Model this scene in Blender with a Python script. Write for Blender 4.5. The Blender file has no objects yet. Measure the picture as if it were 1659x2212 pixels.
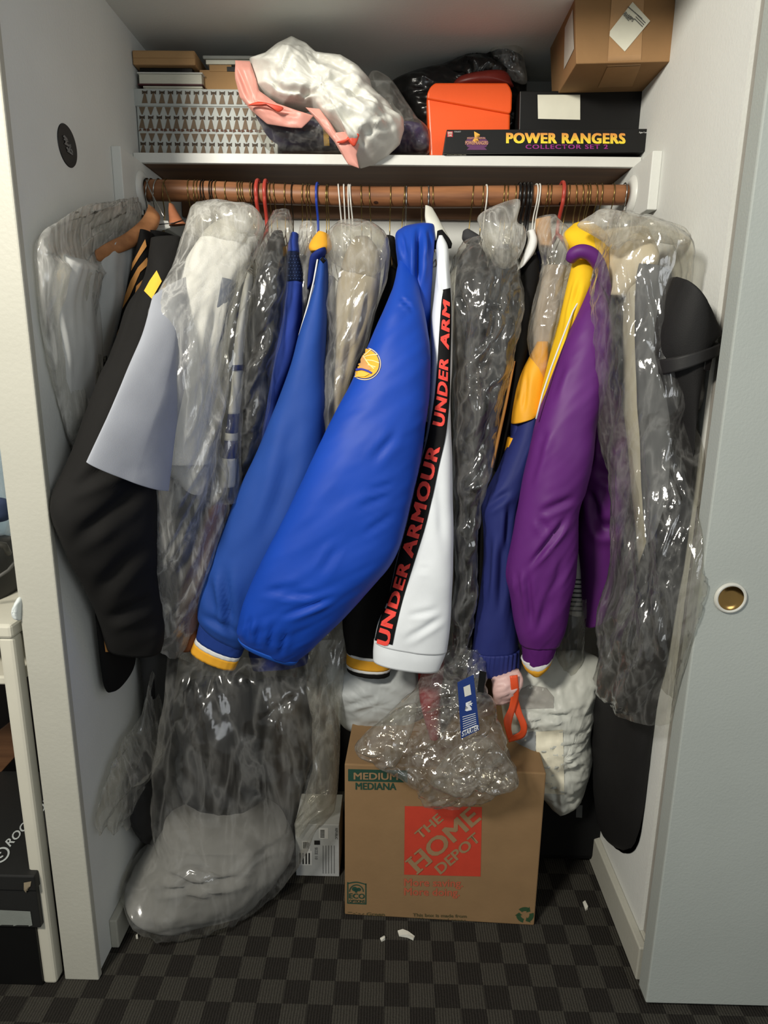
import bpy, bmesh, math, random
import numpy as np
from mathutils import Vector, Matrix
from mathutils.bvhtree import BVHTree
random.seed(4)
S = bpy.context.scene
COL = S.collection

# ------------------------------------------------------------------ camera
W, H_, F = 1659.0, 2212.0, 1400.0
YAW, PITCH, ROLL, CD, CH = -0.0144, 0.231, 0.0134, 1.1294, 1.3188
fw = Vector((math.sin(YAW)*math.cos(PITCH), math.cos(YAW)*math.cos(PITCH), -math.sin(PITCH)))
rt0 = Vector((math.cos(YAW), -math.sin(YAW), 0)); up0 = rt0.cross(fw)
rt = math.cos(ROLL)*rt0 + math.sin(ROLL)*up0
up = -math.sin(ROLL)*rt0 + math.cos(ROLL)*up0
cam = bpy.data.cameras.new('camera'); camo = bpy.data.objects.new('camera', cam); COL.objects.link(camo)
camo.matrix_world = Matrix(((rt.x, up.x, -fw.x, 0), (rt.y, up.y, -fw.y, -CD), (rt.z, up.z, -fw.z, CH), (0, 0, 0, 1)))
cam.sensor_fit = 'HORIZONTAL'; cam.sensor_width = 36; cam.lens = 36*F/W; cam.clip_start = 0.02
S.camera = camo
# ------------------------------------------------------------------ light
wd = bpy.data.worlds.new('world'); S.world = wd; wd.use_nodes = True
wd.node_tree.nodes['Background'].inputs[0].default_value = (0.93, 0.97, 0.95, 1)
wd.node_tree.nodes['Background'].inputs[1].default_value = 0.31
def lamp(name, loc, tgt, size, power, col):
    l = bpy.data.lights.new(name, 'AREA'); l.shape = 'DISK'; l.size = size; l.energy = power; l.color = col
    o = bpy.data.objects.new(name, l); COL.objects.link(o); o.location = loc
    o.rotation_euler = (Vector(tgt)-Vector(loc)).to_track_quat('-Z', 'Y').to_euler(); return o
lamp('room_lamp', (-1.02, -1.5, 2.28), (0.1, 0.4, 1.95), 0.36, 60, (1.0, 0.955, 0.85))
lamp('left_wall_fill', (1.5, -2.3, 1.7), (-0.6, 0.4, 1.75), 1.0, 11, (0.93, 0.97, 1.0))  # added fill light lifting the left inner wall; its source is invented
S.view_settings.view_transform = 'Standard'; S.view_settings.look = 'None'
S.view_settings.gamma = 1; S.view_settings.use_curve_mapping = False
S.view_settings.exposure = 0.0
S.cycles.transparent_max_bounces = 24; S.cycles.max_bounces = 5
S.cycles.use_adaptive_sampling = True; S.cycles.adaptive_threshold = 0.035
S.cycles.diffuse_bounces = 3; S.cycles.glossy_bounces = 1; S.cycles.transmission_bounces = 3
S.cycles.caustics_reflective = False; S.cycles.caustics_refractive = False

# ------------------------------------------------------------------ helpers: geometry of the view
RT, UP, FW = np.array(rt), np.array(up), np.array(fw); CP = np.array([0, -CD, CH])
def rays(px, py):
    px, py = np.asarray(px, float), np.asarray(py, float)
    return FW + ((px-W/2)/F)[..., None]*RT - ((py-H_/2)/F)[..., None]*UP
def at(px, py, Y):
    d = rays(px, py); return CP + d*((np.asarray(Y, float)+CD)/d[..., 1])[..., None]
def on_x(px, py, X):
    d = rays(px, py); return CP + d*(X/d[..., 0])[..., None]
def on_z(px, py, Z):
    d = rays(px, py); return CP + d*((Z-CH)/d[..., 2])[..., None]
def proj(P):
    q = np.asarray(P, float)-CP; z = q@FW
    return W/2+F*(q@RT)/z, H_/2-F*(q@UP)/z
# ------------------------------------------------------------------ helpers: noise
def _h(ix, iy, iz):
    n = (ix*374761393 + iy*668265263 + iz*1274126177) & 0x7fffffff
    n = ((n ^ (n >> 13))*1274126177) & 0x7fffffff
    n = ((n ^ (n >> 15))*2246822519) & 0x7fffffff
    return (n ^ (n >> 16))/float(0x7fffffff)*2-1
def vnoise(p):
    p = np.asarray(p, float); i = np.floor(p).astype(np.int64); f = p-i; f = f*f*f*(f*(f*6-15)+10)
    r = 0
    for dx in (0, 1):
        for dy in (0, 1):
            for dz in (0, 1):
                w = (f[..., 0] if dx else 1-f[..., 0])*(f[..., 1] if dy else 1-f[..., 1])*(f[..., 2] if dz else 1-f[..., 2])
                r = r + w*_h(i[..., 0]+dx, i[..., 1]+dy, i[..., 2]+dz)
    return r
def fbm(p, o=3):
    p = np.asarray(p, float); r = 0; a = 1
    for k in range(o): r = r + a*vnoise(p+17.3*k); p = p*2.03; a *= 0.5
    return r
def ridged(p, o=3):
    p = np.asarray(p, float); r = 0; a = 1
    for k in range(o): r = r + a*(1-2*np.abs(vnoise(p+9.7*k))); p = p*2.1; a *= 0.5
    return r*0.6
def tri2(x, y, k):
    """linear interpolation of random heights over a triangular lattice: flat facets with sharp folds"""
    f = 0.3660254*(x+y); u, v = x+f, y+f; i, j = np.floor(u), np.floor(v); a, b = u-i, v-j
    i, j = i.astype(np.int64), j.astype(np.int64); up_ = a > b; kk = 0*i+k
    h00, h11 = _h(i, j, kk), _h(i+1, j+1, kk); hm = np.where(up_, _h(i+1, j, kk), _h(i, j+1, kk))
    hi, lo = np.where(up_, a, b), np.where(up_, b, a)
    return h00*(1-hi)+hm*(hi-lo)+h11*lo
def facet(p, o=2):
    p = np.asarray(p, float); w = np.stack([p[..., 0], p[..., 1], p[..., 2]], -1)
    x = p[..., 0]+0.45*vnoise(w*0.6+3.1)+0.2*vnoise(w*1.7+8.8); y = p[..., 1]+0.45*vnoise(w*0.6+11.7)+0.2*vnoise(w*1.7+1.2)
    k = np.round(p[..., 2]*7).astype(np.int64); r = 0; a = 1
    for n in range(o): r = r+a*tri2(x, y, k+n*13); x, y, a = x*2.3+5.1, y*2.3+2.7, a*0.42
    return r
NOISE = {'r': lambda q: ridged(q), 'f': lambda q: fbm(q), 't': lambda q: facet(q)}
def inside(P):
    """keep soft things clear of the closet walls and the sliding door"""
    if P[..., 0].mean() < -0.66: return P
    x, y = P[..., 0], P[..., 1]
    x = np.where(y > -0.012, np.maximum(x, -0.6215), x)
    x = np.where(y > -0.040, np.minimum(x, 0.5425+np.clip((y-0.01)/0.02, 0, 1)*0.022), x)
    P[..., 0] = x; return P
# ------------------------------------------------------------------ helpers: materials
def srgb(c):
    c = [x/255 for x in c]
    return tuple((x/12.92 if x <= 0.04045 else ((x+0.055)/1.055)**2.4) for x in c)+(1,)
MATS = {}
def nodes_of(name):
    m = bpy.data.materials.new(name); m.use_nodes = True
    nt = m.node_tree; return m, nt, nt.nodes, nt.links, nt.nodes['Principled BSDF']
def mat(name, rgb, rough=0.6, spec=0.4, var=0.05, nscale=30, bump=0.1, bscale=200, metal=0, stretch=(1, 1, 1), sheen=0, rgb2=None):
    """plain procedural surface: a base colour with slight noise and fine relief"""
    if name in MATS: return MATS[name]
    m, nt, N, L, b = nodes_of(name)
    tc = N.new('ShaderNodeTexCoord'); mp = N.new('ShaderNodeMapping'); mp.inputs['Scale'].default_value = stretch
    L.new(tc.outputs['Object'], mp.inputs[0])
    n = N.new('ShaderNodeTexNoise'); n.inputs['Scale'].default_value = nscale; n.inputs['Detail'].default_value = 4
    L.new(mp.outputs[0], n.inputs['Vector'])
    r = N.new('ShaderNodeValToRGB'); c = srgb(rgb)
    c2 = srgb(rgb2) if rgb2 else c
    r.color_ramp.elements[0].color = tuple(x*(1-var) for x in c[:3])+(1,)
    r.color_ramp.elements[1].color = tuple(min(1, x*(1+var)) for x in c2[:3])+(1,)
    r.color_ramp.elements[0].position = 0.3; r.color_ramp.elements[1].position = 0.7
    L.new(n.outputs['Fac'], r.inputs[0]); L.new(r.outputs[0], b.inputs['Base Color'])
    b.inputs['Roughness'].default_value = rough; b.inputs['Specular IOR Level'].default_value = spec
    b.inputs['Metallic'].default_value = metal
    if sheen: b.inputs['Sheen Weight'].default_value = sheen
    if bump:
        n2 = N.new('ShaderNodeTexNoise'); n2.inputs['Scale'].default_value = bscale; n2.inputs['Detail'].default_value = 3
        L.new(mp.outputs[0], n2.inputs['Vector'])
        bp = N.new('ShaderNodeBump'); bp.inputs['Strength'].default_value = bump; bp.inputs['Distance'].default_value = 0.002
        L.new(n2.outputs['Fac'], bp.inputs['Height']); L.new(bp.outputs[0], b.inputs['Normal'])
    MATS[name] = m; return m
def cloth(name, rgb, rough=0.82, spec=0.15, sheen=0.0, bump=0.15, var=0.05, bscale=900):
    return mat(name, rgb, rough=rough, spec=spec, var=var, nscale=14, bump=bump, bscale=bscale, sheen=sheen)
def film(name, haze=0.10, streak=0.25, gloss=0.5, tint=(0.93, 0.92, 0.88), scale=(26, 26, 6), rough=0.15, bump=0.22, white=(0.93, 0.92, 0.88)):
    """thin clear plastic: see-through, milky along its stretched creases, shiny"""
    if name in MATS: return MATS[name]
    m, nt, N, L, b = nodes_of(name); N.remove(b)
    out = N['Material Output']
    tc = N.new('ShaderNodeTexCoord'); mp = N.new('ShaderNodeMapping'); mp.inputs['Scale'].default_value = scale
    L.new(tc.outputs['Object'], mp.inputs[0])
    n = N.new('ShaderNodeTexNoise'); n.inputs['Scale'].default_value = 1; n.inputs['Detail'].default_value = 4; n.inputs['Distortion'].default_value = 0.6
    L.new(mp.outputs[0], n.inputs['Vector'])
    def math_(op, a, bv, clamp=False):
        k = N.new('ShaderNodeMath'); k.operation = op; k.use_clamp = clamp
        for j, v in enumerate((a, bv)):
            if v is None: continue
            if isinstance(v, (int, float)): k.inputs[j].default_value = v
            else: L.new(v, k.inputs[j])
        return k.outputs[0]
    d = math_('ABSOLUTE', math_('SUBTRACT', n.outputs['Fac'], 0.5), None)
    rid = math_('POWER', math_('SUBTRACT', 1.0, math_('MULTIPLY', d, 5.0, True), True), 3.0)
    n2 = N.new('ShaderNodeTexNoise'); n2.inputs['Scale'].default_value = 0.35; n2.inputs['Detail'].default_value = 2
    L.new(mp.outputs[0], n2.inputs['Vector'])
    lw = N.new('ShaderNodeLayerWeight'); lw.inputs['Blend'].default_value = 0.5
    bp = N.new('ShaderNodeBump'); bp.inputs['Strength'].default_value = bump; bp.inputs['Distance'].default_value = 0.01
    v = N.new('ShaderNodeTexVoronoi'); v.feature = 'F1'; v.inputs['Scale'].default_value = 1.6
    nd = N.new('ShaderNodeTexNoise'); nd.inputs['Scale'].default_value = 2.2; nd.inputs['Detail'].default_value = 5
    L.new(mp.outputs[0], nd.inputs['Vector']); L.new(mp.outputs[0], v.inputs['Vector'])
    L.new(math_('ADD', v.outputs['Distance'], math_('MULTIPLY', nd.outputs['Fac'], 0.7)), bp.inputs['Height'])
    edge = math_('POWER', lw.outputs['Facing'], 3.0)
    hz = math_('ADD', math_('ADD', haze, math_('MULTIPLY', math_('MULTIPLY', rid, n2.outputs['Fac']), streak*1.6)), math_('MULTIPLY', edge, 0.25), True)
    tr = N.new('ShaderNodeBsdfTransparent'); tr.inputs[0].default_value = tint+(1,)
    df = N.new('ShaderNodeBsdfDiffuse'); df.inputs[0].default_value = white+(1,)
    tl = N.new('ShaderNodeBsdfTranslucent'); tl.inputs[0].default_value = white+(1,)
    L.new(bp.outputs[0], df.inputs['Normal'])
    m1 = N.new('ShaderNodeMixShader'); m1.inputs[0].default_value = 0.4; L.new(df.outputs[0], m1.inputs[1]); L.new(tl.outputs[0], m1.inputs[2])
    m2 = N.new('ShaderNodeMixShader'); L.new(hz, m2.inputs[0]); L.new(tr.outputs[0], m2.inputs[1]); L.new(m1.outputs[0], m2.inputs[2])
    gl = N.new('ShaderNodeBsdfGlossy'); gl.inputs['Roughness'].default_value = rough; L.new(bp.outputs[0], gl.inputs['Normal'])
    lw2 = N.new('ShaderNodeLayerWeight'); lw2.inputs['Blend'].default_value = 0.5; L.new(bp.outputs[0], lw2.inputs['Normal'])
    fr = math_('ADD', 0.09*gloss, math_('MULTIPLY', math_('POWER', lw2.outputs['Facing'], 4.0), gloss), True)
    m3 = N.new('ShaderNodeMixShader'); L.new(fr, m3.inputs[0]); L.new(m2.outputs[0], m3.inputs[1]); L.new(gl.outputs[0], m3.inputs[2])
    L.new(m3.outputs[0], out.inputs[0])
    MATS[name] = m; return m
# ------------------------------------------------------------------ helpers: objects
REG = {}
def tag(o, label=None, cat=None, group=None, kind=None):
    if label: o['label'] = label
    if cat: o['category'] = cat
    if group: o['group'] = group
    if kind: o['kind'] = kind
    return o
def thing(name, label, cat, loc, group=None):
    o = bpy.data.objects.new(name, None); COL.objects.link(o); o.empty_display_size = 0.02
    o.location = loc; return tag(o, label, cat, group)
def base(o):
    p = Vector((0, 0, 0))
    while o is not None: p += o.location; o = o.parent
    return p
def obj(name, V, Fc, m, parent=None, smooth=True, mi=None):
    """one mesh object from world coordinates"""
    V = np.asarray(V, float)
    loc = base(parent) if parent is not None else Vector(V.mean(0))
    me = bpy.data.meshes.new(name); me.from_pydata((V-np.array(loc)).tolist(), [], [list(map(int, f)) for f in Fc]); me.validate()
    for k in (m if isinstance(m, (list, tuple)) else [m]): me.materials.append(k)
    if smooth: me.polygons.foreach_set('use_smooth', [True]*len(me.polygons))
    if mi is not None: me.polygons.foreach_set('material_index', list(mi))
    me.update()
    o = bpy.data.objects.new(name, me); COL.objects.link(o)
    if parent is not None: o.parent = parent
    else: o.location = loc
    REG[o.name] = (V, Fc); return o
def bvh(objs):
    V = []; Fs = []; n = 0
    for o in (objs if isinstance(objs, (list, tuple)) else [objs]):
        v, f = REG[o.name]; V += [tuple(x) for x in v]; Fs += [[int(i)+n for i in q] for q in f]; n = len(V)
    return BVHTree.FromPolygons(V, Fs)
def bm_obj(name, bm, m, parent=None, smooth=False):
    V = np.array([v.co[:] for v in bm.verts]); bm.verts.index_update()
    Fs = [[v.index for v in f.verts] for f in bm.faces]; bm.free()
    return obj(name, V, Fs, m, parent, smooth)
def hexa(name, P, m, parent=None, bev=0.002, seg=2):
    """box from 8 corners: four front (bl, br, tr, tl) then four back"""
    bm = bmesh.new(); v = [bm.verts.new(tuple(p)) for p in P]
    for q in ((0, 1, 2, 3), (5, 4, 7, 6), (4, 0, 3, 7), (1, 5, 6, 2), (3, 2, 6, 7), (4, 5, 1, 0)): bm.faces.new([v[i] for i in q])
    bmesh.ops.recalc_face_normals(bm, faces=bm.faces)
    if bev: bmesh.ops.bevel(bm, geom=bm.edges[:], offset=bev, segments=seg, affect='EDGES', profile=0.5)
    return bm_obj(name, bm, m, parent, False)
def box(name, lo, hi, m, parent=None, bev=0.002, rot=0.0, piv=None):
    x0, y0, z0 = lo; x1, y1, z1 = hi
    P = np.array([(x0, y0, z0), (x1, y0, z0), (x1, y0, z1), (x0, y0, z1), (x0, y1, z0), (x1, y1, z0), (x1, y1, z1), (x0, y1, z1)], float)
    if rot:
        c, s = math.cos(rot), math.sin(rot); pv = np.array(piv if piv is not None else P.mean(0)); Q = P-pv
        P = np.stack([Q[:, 0]*c-Q[:, 1]*s, Q[:, 0]*s+Q[:, 1]*c, Q[:, 2]], 1)+pv
    return hexa(name, P, m, parent, bev)
def prism(name, pts, Y0, Y1, m, parent=None, bev=0.002, seg=2):
    """outline seen at depth Y0, carried straight back to depth Y1"""
    A = at([p[0] for p in pts], [p[1] for p in pts], Y0); n = len(pts)
    bm = bmesh.new(); a = [bm.verts.new(tuple(p)) for p in A]; b = [bm.verts.new((p[0], Y1, p[2])) for p in A]
    bm.faces.new(a); bm.faces.new(b[::-1])
    for i in range(n): bm.faces.new([a[i], b[i], b[(i+1) % n], a[(i+1) % n]])
    bmesh.ops.recalc_face_normals(bm, faces=bm.faces)
    if bev: bmesh.ops.bevel(bm, geom=bm.edges[:], offset=bev, segments=seg, affect='EDGES', profile=0.5)
    return bm_obj(name, bm, m, parent, False)
def tube_vf(P, r, n=10):
    P = np.asarray(P, float); K = len(P); T = np.gradient(P, axis=0); T /= np.linalg.norm(T, axis=1)[:, None]+1e-12
    r = np.broadcast_to(np.asarray(r, float), (K,)); ref = np.array([1.0, 0, 0])
    if abs(T[0] @ ref) > 0.9: ref = np.array([0, 1.0, 0])
    V = []
    for k in range(K):
        u = ref-T[k]*(ref @ T[k]); u /= np.linalg.norm(u)+1e-12; ref = u; w = np.cross(T[k], u)
        for j in range(n):
            a = 2*math.pi*j/n; V.append(P[k]+r[k]*(math.cos(a)*u+math.sin(a)*w))
    Fs = [[k*n+j, k*n+(j+1) % n, (k+1)*n+(j+1) % n, (k+1)*n+j] for k in range(K-1) for j in range(n)]
    Fs += [list(range(n))[::-1], list(range((K-1)*n, K*n))]
    return np.array(V), Fs
def tube(name, P, r, m, parent=None, n=10):
    V, Fs = tube_vf(P, r, n); return obj(name, V, Fs, m, parent)
def cr(K, n):
    """Catmull-Rom through the rows of K"""
    K = np.asarray(K, float); k = len(K)
    if k == 2:
        t = np.linspace(0, 1, n)[:, None]; return K[0]*(1-t)+K[1]*t
    E = np.vstack([2*K[0]-K[1], K, 2*K[-1]-K[-2]]); t = np.linspace(0, k-1-1e-9, n); i = t.astype(int); f = (t-i)[:, None]
    a, b, c, d = E[i], E[i+1], E[i+2], E[i+3]
    return 0.5*((2*b)+(c-a)*f+(2*a-5*b+4*c-d)*f*f+(3*b-a-3*c+d)*f**3)
def creased(P, N, sgn, creases):
    d = np.zeros(P.shape[:-1])
    if not creases: return d
    px, py = proj(P)
    for c in creases:
        (x0, y0), (x1, y1), w, dep = c
        ex, ey = x1-x0, y1-y0; L = math.hypot(ex, ey); ex, ey = ex/L, ey/L
        a = (px-x0)*ex+(py-y0)*ey; b = -(px-x0)*ey+(py-y0)*ex
        along = np.clip(np.minimum(a+w, L-a+w)/(0.35*L+w), 0, 1); along = along*along*(3-2*along)
        d += along*dep*(-np.exp(-(b/w)**2)+0.7*np.exp(-((b-1.7*w)/w)**2)+0.45*np.exp(-((b+1.9*w)/(1.3*w))**2))*sgn
    return d
def loft(name, rows, m, parent=None, Y=0.4, T=0.04, nu=56, step=9, ex=2.3, wr=(), creases=(), capt=True, capb=True, rib=None, seed=0, back=1.0, mi=None):
    """a soft tube through cross-sections; each row gives its left and right end as seen and its own depth and thickness
       row: Lx, Ly, Rx, Ry [, Y [, T]]  or  Lx, Ly, Rx, Ry, YL, YR, T"""
    K = []
    for r in rows:
        r = list(r)
        if len(r) == 4: r += [Y, Y, T]
        elif len(r) == 5: r = r[:4]+[r[4], r[4], T]
        elif len(r) == 6: r = r[:4]+[r[4], r[4], r[5]]
        K.append(r)
    K = np.array(K, float)
    mid = (K[:, :2]+K[:, 2:4])/2
    plen = np.abs(np.diff(np.maximum(np.abs(np.diff(mid, axis=0)).sum(1), 0)).sum()) if False else np.linalg.norm(np.diff(mid, axis=0), axis=1).sum()
    nv = max(4, int(plen/step)+2)
    R = cr(K, nv); R[:, 6] = np.maximum(R[:, 6], 0.003)
    Lp, Rp = at(R[:, 0], R[:, 1], R[:, 4]), at(R[:, 2], R[:, 3], R[:, 5])
    C, A = (Lp+Rp)/2, (Rp-Lp)/2; hw = np.linalg.norm(A, axis=1); Ah = A/(hw[:, None]+1e-9)
    n0 = np.array([0, -1.0, 0]); n = n0-Ah*(Ah@n0)[:, None]; n /= np.linalg.norm(n, axis=1)[:, None]
    th = np.linspace(0, 2*math.pi, nu, endpoint=False); ct, st = np.cos(th), np.sin(th)
    cs = np.sign(ct)*np.abs(ct)**(2/ex); ss = np.sign(st)*np.abs(st)**(2/ex)*np.where(st < 0, back, 1)
    P = C[:, None]+A[:, None]*cs[None, :, None]+n[:, None]*(R[:, 6][:, None]*ss[None])[..., None]
    Nn = Ah[:, None]*(ct[None]*R[:, 6][:, None])[..., None]+n[:, None]*(st[None]*hw[:, None])[..., None]
    Nn /= np.linalg.norm(Nn, axis=2)[..., None]+1e-9
    s = np.concatenate([[0], np.cumsum(np.linalg.norm(np.diff(C, axis=0), axis=1))])[:, None]+0*th[None]
    c = cs[None]*hw[:, None]; bk = np.where(st < 0, 31.0, 0.0)[None]+0*s
    D = np.zeros(s.shape); damp = (0.3+0.7*np.abs(st))[None]
    for (kind, amp, fc, fs, sh) in wr:
        q = np.stack([(c+sh*s)*fc+seed*3.1, s*fs+seed*1.7, bk+seed], -1)
        D += amp*damp*NOISE[kind](q)
    D += creased(P, Nn, np.clip(st, 0, 1)[None]*np.ones_like(s), creases)
    if rib: D += rib[1]*np.cos(c*2*math.pi*rib[0])*damp
    P = inside(P+Nn*D[..., None])
    V = P.reshape(-1, 3); Fs = []
    for i in range(nv-1):
        for j in range(nu):
            Fs.append([i*nu+j, (i+1)*nu+j, (i+1)*nu+(j+1) % nu, i*nu+(j+1) % nu])
    V = list(V)
    if capt:
        V.append(P[0].mean(0)); k = len(V)-1; Fs += [[k, j, (j+1) % nu] for j in range(nu)]
    if capb:
        V.append(P[-1].mean(0)); k = len(V)-1; Fs += [[k, (nv-1)*nu+(j+1) % nu, (nv-1)*nu+j] for j in range(nu)]
    return obj(name, np.array(V), Fs, m, parent)
def blob(name, outline, m, parent=None, Y=0.4, T=0.04, center=None, nt=120, nr=22, wr=(), creases=(), Tb=None, seed=0, smoothline=True, tilt=0.0, back=True, pw=0.5):
    """a filled, crumpled bag: its outline at its own distance, swelling towards both sides"""
    O = np.array(outline, float)
    if smoothline:
        E = np.vstack([O, O[:1]]); E = cr(np.vstack([O[-1:], E, O[1:2]]), 400)[:]; n = len(O)
        lo, hi = int(400/(n+2)), int(400*(n+1)/(n+2)); E = E[lo:hi]
    else: E = np.vstack([O, O[:1]])
    seg = np.concatenate([[0], np.cumsum(np.linalg.norm(np.diff(E, axis=0), axis=1))])
    t = np.linspace(0, seg[-1], nt, endpoint=False)
    B = np.stack([np.interp(t, seg, E[:, 0]), np.interp(t, seg, E[:, 1])], 1)
    c = np.array(center if center is not None else B.mean(0), float)
    rr = np.sin(np.linspace(0, math.pi/2, nr+1))[1:]
    def sheet(sg, TT):
        G = c+(B[None]-c)*rr[:, None, None]; hgt = TT*np.maximum(1-rr**2, 0)**pw
        Yc = Y+tilt*(G[..., 1]-c[1])
        P = at(G[..., 0], G[..., 1], Yc); P[..., 1] -= sg*hgt[:, None]
        c3 = at(c[0], c[1], Y); c3 = c3-np.array([0, sg*TT, 0])
        D = np.zeros(P.shape[:-1]); fade = np.clip((1-rr)*4, 0.12, 1)[:, None]
        for (kind, amp, fx, fz, sh) in wr:
            q = np.stack([(P[..., 0]+sh*P[..., 2])*fx+seed*3.1, P[..., 2]*fz+seed*1.3, 0*P[..., 0]+seed+sg*5], -1)
            D += amp*fade*NOISE[kind](q)
        D += creased(P, None, 1.0, creases)*sg
        P[..., 1] -= sg*D
        return inside(P), c3
    P1, c1 = sheet(1, T); V = [c1]+list(P1.reshape(-1, 3)); Fs = []
    idx = lambda i, j: 1+i*nt+j % nt
    for j in range(nt): Fs.append([0, idx(0, j), idx(0, j+1)])
    for i in range(nr-1):
        for j in range(nt): Fs.append([idx(i, j), idx(i+1, j), idx(i+1, j+1), idx(i, j+1)])
    if back:
        P2, c2 = sheet(-1, T if Tb is None else Tb); o = len(V); V += [c2]+list(P2[:-1].reshape(-1, 3))
        jd = lambda i, j: (o+1+i*nt+j % nt) if i < nr-1 else idx(nr-1, j)
        for j in range(nt): Fs.append([o, jd(0, j+1), jd(0, j)])
        for i in range(nr-1):
            for j in range(nt): Fs.append([jd(i, j+1), jd(i+1, j+1), jd(i+1, j), jd(i, j)])
    V = np.array(V); bm = bmesh.new(); vv = [bm.verts.new(tuple(p)) for p in V]
    for f in Fs: bm.faces.new([vv[k] for k in f])
    bmesh.ops.recalc_face_normals(bm, faces=bm.faces); bm.verts.index_update()
    Fs = [[v.index for v in f.verts] for f in bm.faces]; bm.free()
    return obj(name, V, Fs, m, parent)
def decal(name, V2, F2, m, parent, target, off=0.0012, mi=None):
    """print, patch or trim lying on a surface: the flat shape is laid onto the target"""
    tr = bvh(target); V = []; ok = []
    D = rays([v[0] for v in V2], [v[1] for v in V2])
    for d, v2 in zip(D, V2):
        lay = v2[2]*0.00013 if len(v2) > 2 else 0.0
        d = Vector(d).normalized(); h, nrm, i, dist = tr.ray_cast(Vector(CP), d)
        if h is None: V.append((0, 0, 0)); ok.append(False); continue
        if nrm.dot(d) > 0: nrm = -nrm
        V.append(tuple(h+nrm*(off+lay)-d*off*0.5)); ok.append(True)
    keep = [k for k, f in enumerate(F2) if all(ok[i] for i in f)]
    used = sorted({i for k in keep for i in F2[k]}); mp = {i: n for n, i in enumerate(used)}
    if not used: return None
    return obj(name, [V[i] for i in used], [[mp[i] for i in F2[k]] for k in keep], m, parent, True, [mi[k] for k in keep] if mi else None)
def poly2(pts, maxlen=14):
    """a polygon as a fine flat mesh"""
    bm = bmesh.new(); f = bm.faces.new([bm.verts.new((p[0], p[1], 0)) for p in pts]); bmesh.ops.triangulate(bm, faces=[f])
    for _ in range(6):
        E = [e for e in bm.edges if e.calc_length() > maxlen]
        if not E: break
        bmesh.ops.subdivide_edges(bm, edges=E, cuts=1); bmesh.ops.triangulate(bm, faces=[q for q in bm.faces if len(q.verts) > 3])
    bm.verts.index_update()
    r = [tuple(v.co[:2]) for v in bm.verts], [[v.index for v in q.verts] for q in bm.faces]; bm.free(); return r
def polys2(L, maxlen=14):
    V = []; Fs = []
    for p in L:
        v, f = poly2(p, maxlen); Fs += [[i+len(V) for i in q] for q in f]; V += v
    return V, Fs
def strip2(Lp, Rp, nu=5, nv=60):
    a, b = cr(np.array(Lp, float), nv), cr(np.array(Rp, float), nv)
    V = [tuple(a[i]*(1-j/nu)+b[i]*j/nu) for i in range(nv) for j in range(nu+1)]
    Fs = [[i*(nu+1)+j, i*(nu+1)+j+1, (i+1)*(nu+1)+j+1, (i+1)*(nu+1)+j] for i in range(nv-1) for j in range(nu)]
    return V, Fs
def disc2(cx, cy, rx, ry, rot=0.0, n=40, r0=0.0, a0=0.0, a1=2*math.pi, rings=3):
    V = []; Fs = []; ca, sa = math.cos(rot), math.sin(rot)
    for k in range(rings+1):
        r = r0+(1-r0)*k/rings
        for j in range(n+1):
            a = a0+(a1-a0)*j/n; x, y = rx*r*math.cos(a), ry*r*math.sin(a); V.append((cx+x*ca-y*sa, cy+x*sa+y*ca))
    for k in range(rings):
        for j in range(n): Fs.append([k*(n+1)+j, (k+1)*(n+1)+j, (k+1)*(n+1)+j+1, k*(n+1)+j+1])
    return V, Fs
def text2(s, bold=0.02, shear=0.0, space=1.0, res=3):
    """lettering as flat triangles in a unit box: x 0..1 along the word, y 0..1 up the capitals"""
    cu = bpy.data.curves.new('lettering', 'FONT'); cu.body = s; cu.offset = 0.0; cu.shear = shear; cu.space_character = space
    cu.resolution_u = res; cu.fill_mode = 'FRONT'
    o = bpy.data.objects.new('lettering', cu); COL.objects.link(o)
    me = o.evaluated_get(bpy.context.evaluated_depsgraph_get()).to_mesh()
    V = np.array([v.co[:2] for v in me.vertices]); Fs = [list(p.vertices) for p in me.polygons]
    bpy.data.objects.remove(o); bpy.data.curves.remove(cu)
    ex_ = bold*0.9/max(1.0, float(np.ptp(V[:, 1]))*1.4)
    if ex_ > 0:      # heavier strokes: the same letters laid down again, a touch to each side
        n_ = len(V); F0 = Fs
        V = np.vstack([V+np.array(d_)*ex_ for d_ in ((0, 0), (1, .5), (-1, -.5), (1, -.5), (-1, .5))])
        Fs = [[i+k_*n_ for i in f_] for k_ in range(5) for f_ in F0]
        lay_ = np.repeat(np.arange(5.), n_)
    else: lay_ = np.zeros(len(V))
    ymax = 0.73 if not any(ch in 'gjpqy' for ch in s) else 0.73
    V[:, 0] = (V[:, 0]-V[:, 0].min())/(np.ptp(V[:, 0])+1e-9)
    if s.isupper() or s.isdigit(): V[:, 1] = (V[:, 1]-V[:, 1].min())/(np.ptp(V[:, 1])+1e-9)
    else: V[:, 1] = V[:, 1]/ymax
    return np.column_stack([V, lay_]), Fs
def text_px(s, O, X, Yv, **k):
    V, Fs = text2(s, **k); O, X, Yv = map(np.array, (O, X, Yv))
    return [tuple(O+v[0]*X+v[1]*Yv)+(v[2],) for v in V], Fs
def join2(L):
    V = []; Fs = []
    for v, f in L: Fs += [[i+len(V) for i in q] for q in f]; V += list(v)
    return V, Fs
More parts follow.
